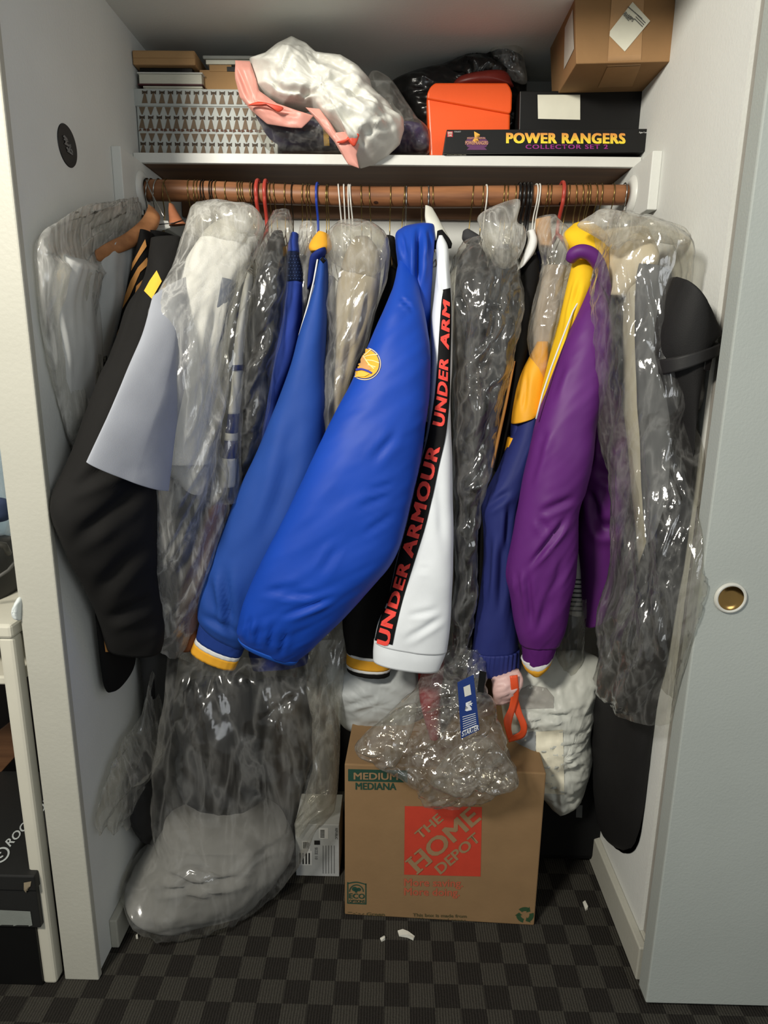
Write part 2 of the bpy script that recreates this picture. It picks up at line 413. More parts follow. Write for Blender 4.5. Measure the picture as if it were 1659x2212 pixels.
# ------------------------------------------------------------------ setting
XL, XR, YB, ZC, ZS, YS = -0.628, 0.5672, 0.84, 2.052, 1.764, 0.541
M_wall = mat('wall_paint', (222, 223, 218), 0.62, 0.3, 0.03, 5, 0.25, 160)
M_cream = mat('cream_gloss_paint', (182, 180, 168), 0.5, 0.4, 0.03, 6, 0.25, 120)
M_door = mat('grey_white_paint', (166, 171, 166), 0.6, 0.3, 0.03, 5, 0.25, 220)
M_dark = mat('dark_gap', (30, 29, 27), 0.9, 0.1)
def carpet():
    m, nt, N, L, b = nodes_of('checked_carpet')
    tc = N.new('ShaderNodeTexCoord')
    n0 = N.new('ShaderNodeTexNoise'); n0.inputs['Scale'].default_value = 420; n0.inputs['Detail'].default_value = 2
    L.new(tc.outputs['Object'], n0.inputs['Vector'])
    mx = N.new('ShaderNodeMixRGB'); mx.blend_type = 'ADD'; mx.inputs[0].default_value = 0.0035
    L.new(tc.outputs['Object'], mx.inputs[1]); L.new(n0.outputs['Color'], mx.inputs[2])
    ck = N.new('ShaderNodeTexChecker'); ck.inputs['Scale'].default_value = 1/0.0535
    ck.inputs[1].default_value = srgb((84, 81, 74)); ck.inputs[2].default_value = srgb((60, 57, 53))
    L.new(mx.outputs[0], ck.inputs[0])
    w = N.new('ShaderNodeTexWave'); w.inputs['Scale'].default_value = 52; w.inputs['Distortion'].default_value = 1.5; w.bands_direction = 'X'
    L.new(tc.outputs['Object'], w.inputs['Vector'])
    m2 = N.new('ShaderNodeMixRGB'); m2.blend_type = 'MULTIPLY'; m2.inputs[0].default_value = 0.45
    L.new(ck.outputs[0], m2.inputs[1]); L.new(w.outputs['Color'], m2.inputs[2])
    m3 = N.new('ShaderNodeMixRGB'); m3.blend_type = 'MULTIPLY'; m3.inputs[0].default_value = 0.5
    L.new(m2.outputs[0], m3.inputs[1]); L.new(n0.outputs['Fac'], m3.inputs[2])
    L.new(m3.outputs[0], b.inputs['Base Color']); b.inputs['Roughness'].default_value = 1; b.inputs['Specular IOR Level'].default_value = 0.05
    bp = N.new('ShaderNodeBump'); bp.inputs['Strength'].default_value = 0.6; bp.inputs['Distance'].default_value = 0.003
    ad = N.new('ShaderNodeMath'); L.new(w.outputs['Fac'], ad.inputs[0]); L.new(n0.outputs['Fac'], ad.inputs[1])
    L.new(ad.outputs[0], bp.inputs['Height']); L.new(bp.outputs[0], b.inputs['Normal'])
    return m
def struct(name, lo, hi, m, bev=0.0): return tag(box(name, lo, hi, m, None, bev), kind='structure')
struct('floor', (-1.7, -1.5, -0.05), (1.7, 1.2, 0.0), carpet())
struct('wall_back', (-1.7, YB, 0), (1.0, YB+0.06, 2.2), M_wall)
struct('wall_left', (-0.692, 0.0125, 0), (XL, YB, 2.2), M_wall)
struct('wall_right', (XR, 0.078, 0), (XR+0.07, YB, 2.2), M_wall)
struct('ceiling', (-0.69, 0.02, ZC), (XR+0.06, YB, ZC+0.05), M_wall)
struct('trim_1', (-0.695, -0.005, 0), (-0.6205, 0.012, 2.2), M_cream, 0.003)
struct('trim_2', (XR+.008, 0.0085, 0), (XR+.07, 0.0775, 2.2), mat('grey_jamb', (150, 146, 138), .6))
struct('trim_3', (XR, 0.02, 0), (XR+.02, 0.078, 0.085), M_cream, .003)
struct('baseboard_left', (XL, 0.075, 0), (XL+0.018, YB, 0.075), M_cream, 0.003)
struct('baseboard_right', (XR-0.018, 0.03, 0), (XR, YB, 0.085), M_cream, 0.003)
struct('wall_front', (-1.7, 0.0, 2.2), (1.6, 0.08, 2.5), M_wall)
door = struct('door_1', (0.546, -0.034, 0.014), (1.5, 0.008, 2.2), M_door, 0.003)
M_brass = mat('polished_brass', (176, 140, 84), 0.2, 0.5, 0.08, 20, 0, 10, metal=1)
M_white_plastic = mat('white_plastic', (222, 222, 216), 0.4, 0.5, 0.02, 20, 0)
def lathe(prof, c, ax, n=40):
    """ring of revolution: profile of (radius, height) about axis ax ('x' or 'y')"""
    V = []; K = len(prof)
    for j in range(n):
        a = 2*math.pi*j/n
        for r, h in prof:
            u, v = r*math.cos(a), r*math.sin(a)
            V.append((c[0]+u, c[1]+h, c[2]+v) if ax == 'y' else (c[0]+h, c[1]+u, c[2]+v))
    Fs = [[j*K+k, j*K+k+1, ((j+1) % n)*K+k+1, ((j+1) % n)*K+k] for j in range(n) for k in range(K-1)]
    return np.array(V), Fs
c = at(1577, 1291, -0.034)
pull = obj('finger_pull', *lathe([(0.0, -0.0008), (0.012, -0.0009), (0.019, -0.0016), (0.0225, -0.004)], c, 'y'), M_brass, door)
pull['label'] = 'round brass cup'
obj('rim', *lathe([(0.0225, -0.004), (0.0245, -0.0058), (0.0275, -0.005), (0.0285, -0.0005)], c, 'y'), mat('white_painted_rim', (200, 199, 190), 0.4), pull)
# small gash marks and the sticker on the left wall
p = on_x(145, 315, XL); sv, sf = lathe([(0.0, 0.0016), (0.036, 0.0016), (0.037, 0.0002)], p, 'x', 48)
st = tag(obj('wall_sticker', sv, sf, mat('black_vinyl', (22, 22, 22), 0.5, 0.4), None, False), 'round black sticker with a pale scribbled emblem on the left closet wall', 'sticker')
L_ = []
for (a, b, w) in [((136, 293), (143, 300), 2.2), ((143, 300), (141, 312), 2.2), ((139, 309), (152, 318), 2.4), ((143, 318), (150, 330), 2), ((150, 312), (149, 326), 2), ((145, 325), (156, 334), 2.4), ((137, 300), (146, 306), 2), ((152, 322), (156, 330), 1.6)]:
    ux, uy = (b[0]-a[0]), (b[1]-a[1]); l = math.hypot(ux, uy); nx, ny = -uy/l*w, ux/l*w
    L_.append([(a[0]+nx, a[1]+ny), (a[0]-nx, a[1]-ny), (b[0]-nx*.6, b[1]-ny*.6), (b[0]+nx*.6, b[1]+ny*.6)])
decal('emblem', *polys2(L_), mat('sticker_grey', (122, 122, 120), 0.6), st, st)
# ------------------------------------------------------------------ shelf, supports, rail
def wood(name, a, b2, rough=0.5, sc=(3, 40, 40), bump=0.1):
    return mat(name, a, rough, 0.35, 0.1, 1.0, bump, 3.0, stretch=sc, rgb2=b2)
M_under = wood('raw_brown_board', (98, 66, 40), (120, 84, 54), 0.55, (2, 25, 25))
M_rod = wood('stained_wood', (112, 70, 46), (164, 112, 74), 0.42, (4, 45, 45))
M_shelf = mat('white_shelf_paint', (222, 222, 216), 0.5, 0.4, 0.03, 12, 0.2, 90)
sh = thing('closet_shelf', 'long shelf board with white front edge and raw brown underside above the rail', 'shelf', (0, YS, ZS))
box('board', (XL+0.001, YS+0.012, ZS+0.0005), (XR-0.001, YB-0.001, ZS+0.020), M_under, sh, 0.0)
box('front_edging', (XL+0.001, YS, ZS+0.0005), (XR-0.001, YS+0.012, ZS+0.0225), M_shelf, sh, 0.0015)
tag(box('shelf_ledger', (XL+.023, YB-.020, ZS-.062), (XR-.023, YB-.0005, ZS-.0005), M_under, None, .002), 'raw brown ledger board under the back of the shelf behind the rail', 'ledger')
RY, RZ, RR = 0.530, 1.697, 0.0228
def rod_z(x): return RZ+0.007-0.012*math.exp(-((x+0.02)/0.42)**2)
for s, lab in ((-1, 'left'), (1, 'right')):
    X0 = XL if s < 0 else XR
    yc = 0.415
    t = thing('shelf_support', 'white painted board cleat holding the rail socket on the %s closet wall' % lab, 'bracket', (X0, yc, ZS-0.118))
    xi = X0-s*0.0215
    box('cleat', (min(X0, xi), yc, ZS-0.118), (max(X0, xi), YB-0.002, ZS), M_wall, t, 0.002)
    zc = rod_z(xi)-0.002
    k = obj('rail_socket', *lathe([(0.024, -s*0.0005), (0.024, -s*0.012), (0.036, -s*0.009), (0.043, -s*0.004), (0.044, -s*0.0004)], (xi, RY, zc), 'x'), M_white_plastic, t)
xs = np.linspace(XL+0.024, XR-0.024, 60)
P = np.array([(x, RY, rod_z(x)) for x in xs])
rodt = tag(tube('closet_rail', P, [RR+0.0008*math.sin(x*9) for x in xs], M_rod, None, 24), 'round brown wooden clothes rail sagging slightly below the shelf', 'rail')
dk = mat('wood_knot', (52, 28, 16), 0.6)
L_ = [disc2(x, y, rx, ry, n=14, rings=1) for x, y, rx, ry in ((812, 437, 5, 3), (926, 425, 3, 4), (1210, 440, 3, 4), (470, 432, 4, 2))]
for q_ in L_: decal('knot', *q_, dk, rodt, rodt, 0.0006)
# ------------------------------------------------------------------ hangers
M_wire_b = mat('brass_wire', (150, 128, 78), 0.3, 0.5, 0.1, 60, 0, metal=1)
M_wire_d = mat('dark_wire', (52, 44, 34), 0.35, 0.5, 0.1, 60, 0, metal=0.8)
M_wire_s = mat('steel_wire', (180, 180, 176), 0.22, 0.5, 0.05, 60, 0, metal=1)
M_wire_w = mat('white_coated_wire', (228, 226, 218), 0.4, 0.5, 0.02, 20, 0)
M_red = mat('red_plastic', (176, 62, 50), 0.35, 0.5, 0.04, 20, 0)
M_blk = mat('black_plastic', (22, 20, 20), 0.25, 0.5, 0.03, 20, 0)
M_blue_p = mat('blue_plastic', (34, 62, 160), 0.35, 0.5, 0.03, 20, 0)
def hook_pts(r, drop):
    """in the plane across the rail: open end at the back, over the top, down the front to the stem"""
    R = RR+r+0.0006; P = []
    for a in np.linspace(math.radians(-20), math.radians(205), 22): P.append((0, R*math.cos(a), R*math.sin(a)))
    P += [(0, -R*0.86, -R*0.75), (0, -R*0.5, -R*1.25), (0, -R*0.15, -R*1.75), (0, 0, -R*2.3), (0, 0, -drop)]
    return cr(np.array(P), 60)
def make_hanger(kind, mt, r, thick):
    hk = tube_vf(hook_pts(r, 0.088), r, 8)
    if kind == 'wire':
        bd = tube_vf(cr(np.array([(0, 0, -0.088), (0, -0.02, -0.099), (0, -0.10, -0.135), (0, -0.165, -0.168), (0, -0.150, -0.174), (0, 0, -0.172), (0, 0.150, -0.174), (0, 0.165, -0.168), (0, 0.10, -0.135), (0, 0.02, -0.099), (0, 0, -0.088)]), 60), thick, 6)
    else:
        bd = tube_vf(cr(np.array([(0, -0.17, -0.172), (0, -0.10, -0.128), (0, -0.02, -0.092), (0, 0.02, -0.092), (0, 0.10, -0.128), (0, 0.17, -0.172)]), 40), thick, 8)
    return hk, bd
HM = {}
def hanger(px, style, label, lean=0.0, yaw=0.0, py=405):
    mt, kind, r, thick = {'brass': (M_wire_b, 'wire', 0.0013, 0.0013), 'dark': (M_wire_d, 'wire', 0.0015, 0.0015), 'steel': (M_wire_s, 'wire', 0.0015, 0.0015),
        'white': (M_wire_w, 'wire', 0.0017, 0.0017), 'red': (M_red, 'moulded', 0.0046, 0.005), 'black': (M_blk, 'moulded', 0.0036, 0.005), 'blue': (M_blue_p, 'moulded', 0.003, 0.004)}[style]
    x = float(at(px, py, RY-RR)[0]); z = rod_z(x)
    names = {'brass': 'brass_wire_hanger', 'dark': 'dark_wire_hanger', 'steel': 'steel_hanger', 'white': 'white_wire_hanger', 'red': 'red_plastic_hanger', 'black': 'black_plastic_hanger', 'blue': 'blue_plastic_hanger'}
    t = thing(names[style], label, 'hanger', (x, RY, z), 'hangers on the wooden rail')
    t.rotation_euler = (0, lean, yaw)
    if style not in HM:
        hk, bd = make_hanger(kind, mt, r, thick); ms = []
        for nm, (v, f) in (('hook', hk), ('shoulder_bar', bd)):
            me = bpy.data.meshes.new(nm); me.from_pydata([tuple(q) for q in v], [], f); me.materials.append(mt)
            me.polygons.foreach_set('use_smooth', [True]*len(me.polygons)); ms.append(me)
        HM[style] = ms
    for nm, me in zip(('hook', 'shoulder_bar'), HM[style]):
        o = bpy.data.objects.new(nm, me); COL.objects.link(o); o.parent = t
    return t
ORD = ['first', 'second', 'third', 'fourth', 'fifth', 'sixth', 'seventh', 'eighth']
CL = [  # hangers in small clusters along the rail: (where, [(pixel, style, lean)])
    ('above the left plastic cover by the wall', [(293, 'dark', -.05), (299, 'dark', .02)]),
    ('beside the wooden hanger at the left end', [(309, 'dark', .16), (317, 'steel', .2), (333, 'steel', .2), (352, 'brass', .14)]),
    ('above the left edge of the bagged white shirts', [(404, 'brass', 0), (417, 'brass', .02), (424, 'brass', 0), (433, 'dark', .02), (438, 'dark', -.02), (452, 'dark', 0), (457, 'dark', .03), (465, 'brass', -.03)]),
    ('above the middle of the bagged white shirts', [(486, 'brass', 0), (511, 'brass', -.04), (517, 'brass', -.05), (522, 'brass', -.06), (539, 'brass', -.04), (546, 'dark', 0)]),
    ('above the bagged black jacket', [(554, 'red', .01), (571, 'red', .01), (581, 'brass', 0), (590, 'brass', -.06), (613, 'brass', .02), (630, 'dark', .02)]),
    ('above the blue knit jacket', [(652, 'brass', .05), (661, 'brass', .03), (667, 'brass', -.02), (684, 'blue', 0), (704, 'brass', .02), (708, 'brass', .0)]),
    ('above the bagged beige coat', [(731, 'white', -.09), (742, 'white', -.04), (752, 'white', -.02), (757, 'white', -.07), (779, 'brass', -.03), (798, 'brass', -.05)]),
    ('above the royal blue puffer jacket', [(843, 'brass', .0), (873, 'brass', .05), (878, 'steel', 0), (911, 'brass', -.05), (926, 'steel', 0), (936, 'brass', -.03)]),
    ('above the bagged charcoal suits', [(1023, 'brass', .06), (1045, 'brass', .02), (1052, 'white', .02), (1091, 'brass', .05), (1099, 'brass', .03), (1115, 'brass', .03)]),
    ('above the white collared black jacket', [(1125, 'black', .03), (1133, 'black', .03), (1142, 'black', .0), (1149, 'black', .02), (1161, 'white', .03), (1168, 'white', .05)]),
    ('left of the yellow and purple jacket', [(1184, 'brass', .07), (1192, 'brass', .06), (1218, 'red', .03), (1231, 'brass', .07)]),
    ('above the bagged clothes at the right end', [(1247, 'brass', -.03), (1260, 'brass', .0), (1271, 'brass', .01), (1276, 'brass', .02), (1290, 'brass', -.02), (1303, 'brass', .03), (1329, 'brass', .03), (1355, 'steel', .02)]),
]
NM = {'brass': 'brass wire hanger', 'dark': 'dark wire hanger', 'steel': 'silver steel hanger', 'white': 'white coated hanger', 'red': 'thick red plastic hanger', 'black': 'glossy black plastic hanger', 'blue': 'blue plastic hanger'}
for where, hs in CL:
    cnt = {}
    for px, s, ln in hs: cnt[s] = cnt.get(s, 0)+1
    seen = {}
    for px, s, ln in hs:
        k = seen.get(s, 0); seen[s] = k+1
        lab = NM[s]+' '+where if cnt[s] == 1 else '%s of %s %ss %s' % (ORD[k], ['', '', 'two', 'three', 'four', 'five', 'six', 'seven', 'eight'][cnt[s]], NM[s], where)
        hanger(px, s, lab, lean=ln, yaw=random.uniform(-.06, .06))
# two wooden hangers at the left end
M_hw = wood('light_brown_wood', (150, 98, 60), (186, 130, 86), 0.5, (6, 30, 30))
t = thing('wooden_hanger', 'curved light wooden hanger arm at the left end carrying the white shirt', 'hanger', at(325, 450, 0.36))
loft('arm', [(322, 442, 330, 447, .40, .012), (319, 452, 345, 470, .38, .014), (305, 476, 331, 503, .36, .014), (270, 505, 285, 535, .31, .013), (235, 523, 243, 552, .27, .012), (208, 540, 214, 566, .24, .011)], M_hw, t, nu=24, step=5)
tube('hook', [at(354, 468, .40), at(335, 432, .44), at(322, 405, .49), at(316, 390, .51), at(312, 385, .53)], 0.0016, M_wire_s, t, 8)
t = thing('wooden_hanger', 'short reddish wooden hanger end beside the big bag of white shirts', 'hanger', at(375, 450, 0.42))
loft('arm', [(366, 440, 374, 441, .42, .010), (365, 455, 383, 458, .41, .013), (366, 474, 395, 476, .40, .013), (366, 488, 403, 484, .39, .012)], wood('reddish_wood', (156, 96, 66), (176, 112, 78), 0.5, (6, 30, 30)), t, nu=24, step=4)
tube('cord', [at(334, 486, .385), at(352, 484, .378), at(375, 482, .376), at(396, 475, .385)], 0.0011, M_blk, t, 6)
tube('hook', [at(370, 444, .42), at(363, 424, .46), at(355, 400, .495), at(351, 387, .53)], 0.0014, M_wire_b, t, 8)
tag(prism('paper_tag', [(331, 487), (344, 476), (363, 477), (368, 492), (352, 497), (332, 495)], .395, .397, mat('white_paper', (210, 210, 204), 0.8), None, 0.0), 'small white paper tag tucked between the two wooden hangers', 'tag')
# ------------------------------------------------------------------ on the shelf
ZT = ZS+0.0235
M_card = mat('brown_cardboard', (150, 116, 80), 0.85, 0.15, 0.05, 18, 0.15, 120)
M_tan = mat('tan_cardboard', (176, 140, 98), 0.85, 0.15, 0.05, 18, 0.15, 120)
M_black_card = mat('black_card', (15, 15, 15), 0.45, 0.35, 0.03, 20, 0.05)
M_paper = mat('cream_paper', (224, 222, 205), 0.85, 0.15, 0.03, 30, 0.1, 60)
def face_box(name, bl, br, tr, tl, Y, depth, m, parent=None, bev=0.002):
    F4 = [at(q[0], q[1], Y) for q in (bl, br, tr, tl)]
    return hexa(name, F4+[p+np.array([0, depth, 0]) for p in F4], m, parent, bev)
# patterned gift box
t = thing('gift_box', 'lidded gift box printed with brown trees and bows, at the left shelf end', 'box', at(440, 335, .575))
y0 = .575
zb = ZT; A_ = at(297, 335, y0); B_ = at(600, 335, y0); zl = float(at(450, 230, y0)[2]); zt = float(at(450, 192, y0)[2])
M_gift = mat('pale_grey_print_paper', (176, 180, 176), 0.6, 0.3, 0.03, 30, 0.05)
bod = box('body', (A_[0]+.004, y0+.003, zb), (B_[0], y0+.2, zl+.01), M_gift, t, 0.002)
lid = box('lid', (A_[0], y0, zl), (B_[0]+.004, y0+.204, zt), M_gift, t, 0.002)
GP = []; GM = []
def gp(p, k): GP.append(p); GM.append(k)
for c_ in range(16):
    for (row, yb, top, inv) in ((0, 195, 0, 0), (1, 249, 1, 0), (2, 306, 1, 0)):
        x = 313+18.55*c_+(-4 if row == 2 else (-6 if row == 1 else 0))+row*.3
        yb2 = yb+c_*.22
        gp([(x-1.6, yb2+6), (x+1.6, yb2+6), (x+6.5, yb2+28), (x-6.5, yb2+28)], 0)
        gp([(x-6, yb2), (x-1, yb2+3), (x-1, yb2+6), (x-5.5, yb2+9)], 1); gp([(x+6, yb2), (x+5.5, yb2+9), (x+1, yb2+6), (x+1, yb2+3)], 1)
        gp([(x-1.5, yb2+2), (x+1.5, yb2+2), (x+1.5, yb2+7), (x-1.5, yb2+7)], 1)
        if top: gp([(x-7, yb2-18), (x+7, yb2-18), (x+1, yb2-1), (x-1, yb2-1)], 0)
        if row == 1:
            gp([(x-9, yb2+29), (x-4, yb2+28), (x-1, yb2+33), (x-8, yb2+35)], 2); gp([(x+3, yb2+28), (x+8, yb2+29), (x+9, yb2+34), (x+2, yb2+33)], 2)
gp([(297, 226), (600, 230), (600, 234), (297, 229)], 3)
V = []; Fs = []; MI = []
for p_, k in zip(GP, GM):
    if max(q[0] for q in p_) > 596 or min(q[0] for q in p_) < 298 and k != 3: continue
    v, f = poly2(p_, 40); Fs += [[i+len(V) for i in q] for q in f]; V += v; MI += [k]*len(f)
decal('printed_pattern', V, Fs, [mat('print_brown', (112, 94, 74), 0.7), mat('print_dark_brown', (66, 54, 42), 0.7), mat('print_red_brown', (92, 62, 46), 0.7), mat('print_seam', (58, 48, 40), 0.8)], t, [bod, lid], 0.0008, MI)
# books on the gift box
M_pages = mat('book_pages', (208, 206, 190), 0.9, 0.1, 0.05, 80, 0.2, 300, stretch=(1, 1, 12))
zt2 = zt+.0008
def zat(py, Y, px=430): return float(at(px, py, Y)[2])
def book(name, label, x0, x1, yt, yb, Y, D, cover, cover2=None, cat='book'):
    global zt2
    a, b = at(x0, yb, Y), at(x1, yb, Y); h = abs(zat(yt, Y)-zat(yb, Y))
    t = thing(name, label, cat, ((a[0]+b[0])/2, Y, zt2))
    box('pages', (a[0]+.003, Y+.003, zt2+.003), (b[0]-.003, Y+D-.004, zt2+h-.003), M_pages, t, 0.001)
    box('cover', (a[0], Y, zt2), (b[0], Y+D, zt2+.003), cover, t, 0.0005)
    box('cover', (a[0], Y, zt2+h-.003), (b[0], Y+D, zt2+h), cover2 or cover, t, 0.0005)
    zt2 += h+.0006
    return t
book('thin_book', 'thin cream paperback lying flat on the patterned gift box', 309, 437, 180, 188, .585, .15, M_paper)
book('thick_book', 'thick book with white page edges and a maroon cover lying on the gift box', 297, 438, 150, 178, .58, .16, mat('maroon_cover', (74, 28, 34), 0.5), mat('white_cover', (204, 204, 196), 0.6))
zz = zt2
a = at(287, 143, .575); b = at(422, 143, .575)
t = thing('gap_shade_slab', 'dark slab painted as the shaded gap under the tan carton on the book stack', 'box', ((a[0]+b[0])/2, .59, zz))
hb = box('tray', (a[0]+.01, .59, zz), (b[0]-.012, .72, zz+.012), M_black_card, t, 0.001); zz += .0126  # black slab puts the shade of the gap below the carton into colour
h = zat(107, .575)-zat(139, .575)
t = thing('tan_carton', 'small tan carton topmost on the book stack in the upper left corner', 'box', ((a[0]+b[0])/2, .575, zz))
box('carton', (a[0], .575, zz), (b[0], .70, zz+h), M_tan, t, 0.003)
box('flap', (a[0]+.002, .5738, zz+h*.45), (b[0]-.002, .5750, zz+h-.004), M_tan, t, 0.0003)
# tan box right of the books with a white tray on top
zz = zt+.0008
a = at(432, 190, .60); b = at(600, 190, .60); h = zat(140, .60)-zat(190, .60)
t = thing('cardboard_box', 'tan cardboard box with a torn flap standing on the patterned gift box', 'box', ((a[0]+b[0])/2, .60, zz))
box('carton', (a[0], .60, zz), (b[0], .75, zz+h), M_tan, t, 0.002)
box('flap', (at(452, 140, .6)[0], .599, zz+h-.004), (at(500, 140, .6)[0], .603, zz+h+.010), M_tan, t, 0.0005)
box('dark_mark', (at(490, 140, .6)[0], .5985, zz+h-.004), (at(515, 140, .6)[0], .5995, zz+h+.006), M_black_card, t, 0.0002)
zz += h+.0106
a = at(438, 120, .595); b = at(562, 125, .595)
t = thing('game_case', 'thin white and grey case lying on the tan cardboard box', 'case', ((a[0]+b[0])/2, .595, zz))
box('tray', (a[0]+.006, .597, zz), (b[0], .72, zz+.009), M_paper, t, 0.001)
box('lid', (a[0], .593, zz+.0095), (b[0]+.002, .722, zz+.017), mat('grey_case', (150, 152, 146), 0.4), t, 0.002)
# orange utility box
M_or = mat('orange_plastic', (244, 92, 34), 0.38, 0.45, 0.02, 20, 0.06, 300)
t = thing('orange_case', 'bright orange plastic utility box with a slanted lid behind the black collector box', 'box', at(1012, 335, .61))
prism('body', [(929, 340), (922, 215), (926, 203), (1103, 240), (1101, 340)], .61, .74, M_or, t, 0.006, 3)
prism('lid', [(922, 213), (923, 200), (930, 186), (940, 178), (1096, 178), (1103, 188), (1107, 200), (1106, 238), (1102, 246)], .604, .745, M_or, t, 0.005, 3)
# black box with a blank cream label, collector box in front
t = thing('black_box', 'plain black cardboard box with a blank cream label on the shelf', 'box', at(1265, 335, .585))
bx_ = face_box('carton', (1120, 337), (1409, 334), (1409, 196), (1123, 196), .585, .2, M_black_card, t, 0.002)
decal('label_sticker', *polys2([[(1161, 205), (1253, 205), (1253, 259), (1162, 257)]], 30), M_paper, t, bx_, 0.001)
t = thing('collector_box', 'long black toy collector box with gold lettering at the shelf front', 'box', at(1187, 335, .53))
cb = face_box('carton', (957, 331), (1408, 327), (1409, 278), (965, 280), .528, .052, M_black_card, t, 0.001)
def grad(name, c1, c2, z0, z1):
    m, nt, N, L, b = nodes_of(name)
    g = N.new('ShaderNodeNewGeometry'); s = N.new('ShaderNodeSeparateXYZ'); L.new(g.outputs['Position'], s.inputs[0])
    mr = N.new('ShaderNodeMapRange'); mr.inputs[1].default_value = z0; mr.inputs[2].default_value = z1; L.new(s.outputs['Z'], mr.inputs[0])
    r = N.new('ShaderNodeValToRGB'); r.color_ramp.elements[0].color = srgb(c1); r.color_ramp.elements[1].color = srgb(c2)
    L.new(mr.outputs[0], r.inputs[0]); L.new(r.outputs[0], b.inputs['Base Color']); b.inputs['Roughness'].default_value = 0.5; return m
zA, zB = float(at(1220, 309, .528)[2]), float(at(1220, 287, .528)[2])
decal('lettering', *text_px('POWER RANGERS', (1093, 310), (258, 1), (0, -23), bold=0.06, space=1.1), grad('gold_print', (250, 226, 60), (226, 140, 70), zA, zB), t, cb, 0.0006)
decal('lettering', *text_px('COLLECTOR SET 2', (1135, 322), (178, 0), (0, -9.5), bold=0.03, space=1.15), mat('magenta_print', (150, 50, 130), 0.5), t, cb, 0.0006)
decal('lettering', *text_px('Ages 4 and up', (1380, 288), (24, 0), (0, -4)), mat('white_print', (200, 200, 200), 0.5), t, cb, 0.0006)
decal('maker_badge', *polys2([[(966, 284), (978, 284), (978, 296), (966, 296)]]), mat('red_print', (190, 50, 60), 0.5), t, cb, 0.0006)
decal('lettering', *text_px('BAN', (967.5, 289.5), (9, 0), (0, -4.5), bold=0.03), M_paper, t, cb, 0.001)
decal('lettering', *text_px('DAI', (968.5, 295), (7, 0), (0, -4.5), bold=0.03), M_paper, t, cb, 0.001)
decal('lettering', *text_px('COLLECT', (981, 286), (15, 0), (0, -2.5)), mat('white_print', (200, 200, 200), 0.5), t, cb, 0.0006)
# crest with a lightning bolt over banner lettering
decal('crest', *join2([polys2([[(1004, 308), (1012, 296), (1046, 296), (1056, 308), (1050, 318), (1010, 318)]]), polys2([[(1008, 324), (1014, 318), (1046, 318), (1052, 324)]])]), mat('crest_purple', (96, 50, 92), 0.5), t, cb, 0.0006)
decal('bolt', *polys2([[(1024, 284), (1037, 291), (1029, 294), (1034, 305), (1026, 302), (1028, 309), (1020, 306), (1025, 297)]]), mat('crest_gold', (226, 170, 70), 0.5), t, cb, 0.0010)
decal('lettering', *join2([text_px('MIGHTY MORPHIN', (1009, 301), (39, 0), (0, -4)), text_px('POWER RANGERS', (1005, 313), (49, 0), (0, -8), bold=0.03)]), mat('crest_lilac', (205, 150, 120), 0.5), t, cb, 0.0014)
decal('lettering', *text_px('COLLECTIBLES', (965, 334.6), (42, 0), (0, -2)), M_paper, t, cb, 0.0006)
# parcel at the upper right
t = thing('parcel', 'large brown cardboard parcel with taped seam and white label in the upper right corner', 'box', at(1340, 134, .43))
F4 = [at(1245, 138, .43), at(1453, 133, .43), at(1462, -60, .43), at(1240, -60, .43)]
D_ = np.array([0, .22, 0])
pc = hexa('carton', F4+[p_+D_ for p_ in F4], M_card, t, 0.002)
decal('tape', *polys2([[(1323, -40), (1393, -40), (1384, 140), (1312, 143)], [(1312, 144), (1384, 141), (1366, 186), (1292, 188)]], 20), mat('clear_brown_tape', (176, 138, 98), 0.3, 0.5), t, pc, 0.0008)
lb = decal('address_label', *polys2([[(1366, 5), (1404, 46), (1349, 112), (1316, 78), (1317, 68)]], 25), M_paper, t, pc, 0.0016)
g_ = mat('grey_print', (108, 108, 104), 0.7)
LL = [text_px('FRAGILE', (1344, 33), (13, 14), (7, -7)), text_px('USPS', (1354, 38), (11, 11), (5, -6), bold=0.03)]
for k in range(4): LL.append(polys2([[(1357+7*k, 15+6*k), (1366+7*k, 23+6*k), (1365+7*k, 25+6*k), (1356+7*k, 17+6*k)]]))
for k in range(3): LL.append(polys2([[(1376-3*k, 32+4*k), (1394-3*k, 50+4*k), (1393-3*k, 52+4*k), (1375-3*k, 34+4*k)]]))
decal('lettering', *join2(LL), g_, lb, pc, 0.0022)
decal('side_label', *polys2([[(1238, 20), (1241, 105), (1219, 150), (1221, 60)]], 25), mat('grey_white_paper', (196, 192, 180), 0.7), t, pc, 0.001)
# bags of clothes on the shelf
M_navy = cloth('navy_fabric', (36, 32, 62)); M_purple_d = cloth('dark_purple_fabric', (58, 44, 86))
F_bag = film('clear_bag_film', 0.05, 0.16, 0.55, scale=(30, 30, 30))
t = thing('folded_shirt', 'folded navy garment with a gold stripe in a clear bag under the white carrier bag', 'clothing', at(640, 330, .60))
s_ = blob('fabric', [(545, 240), (600, 268), (700, 262), (730, 300), (735, 322), (640, 324), (596, 322), (565, 290)], M_navy, t, .60, .045, seed=3, wr=[('f', .006, 20, 30, 0)])
decal('stripe', *polys2([[(697, 276), (708, 276), (712, 314), (700, 314)]]), mat('gold_fabric', (190, 150, 60), 0.7), t, s_)
blob('plastic_cover', [(542, 232), (600, 262), (700, 255), (745, 290), (745, 334), (640, 335), (590, 334), (558, 300)], F_bag, t, .59, .06, seed=5, wr=[('t', .007, 22, 26, .5)])
t = thing('folded_garment', 'dark purple garment in a clear bag between the white carrier bag and the orange box', 'clothing', at(890, 330, .62))
blob('fabric', [(830, 272), (868, 264), (905, 268), (925, 285), (928, 322), (870, 328), (820, 322)], M_purple_d, t, .63, .04, seed=8, wr=[('f', .008, 20, 25, 0)])
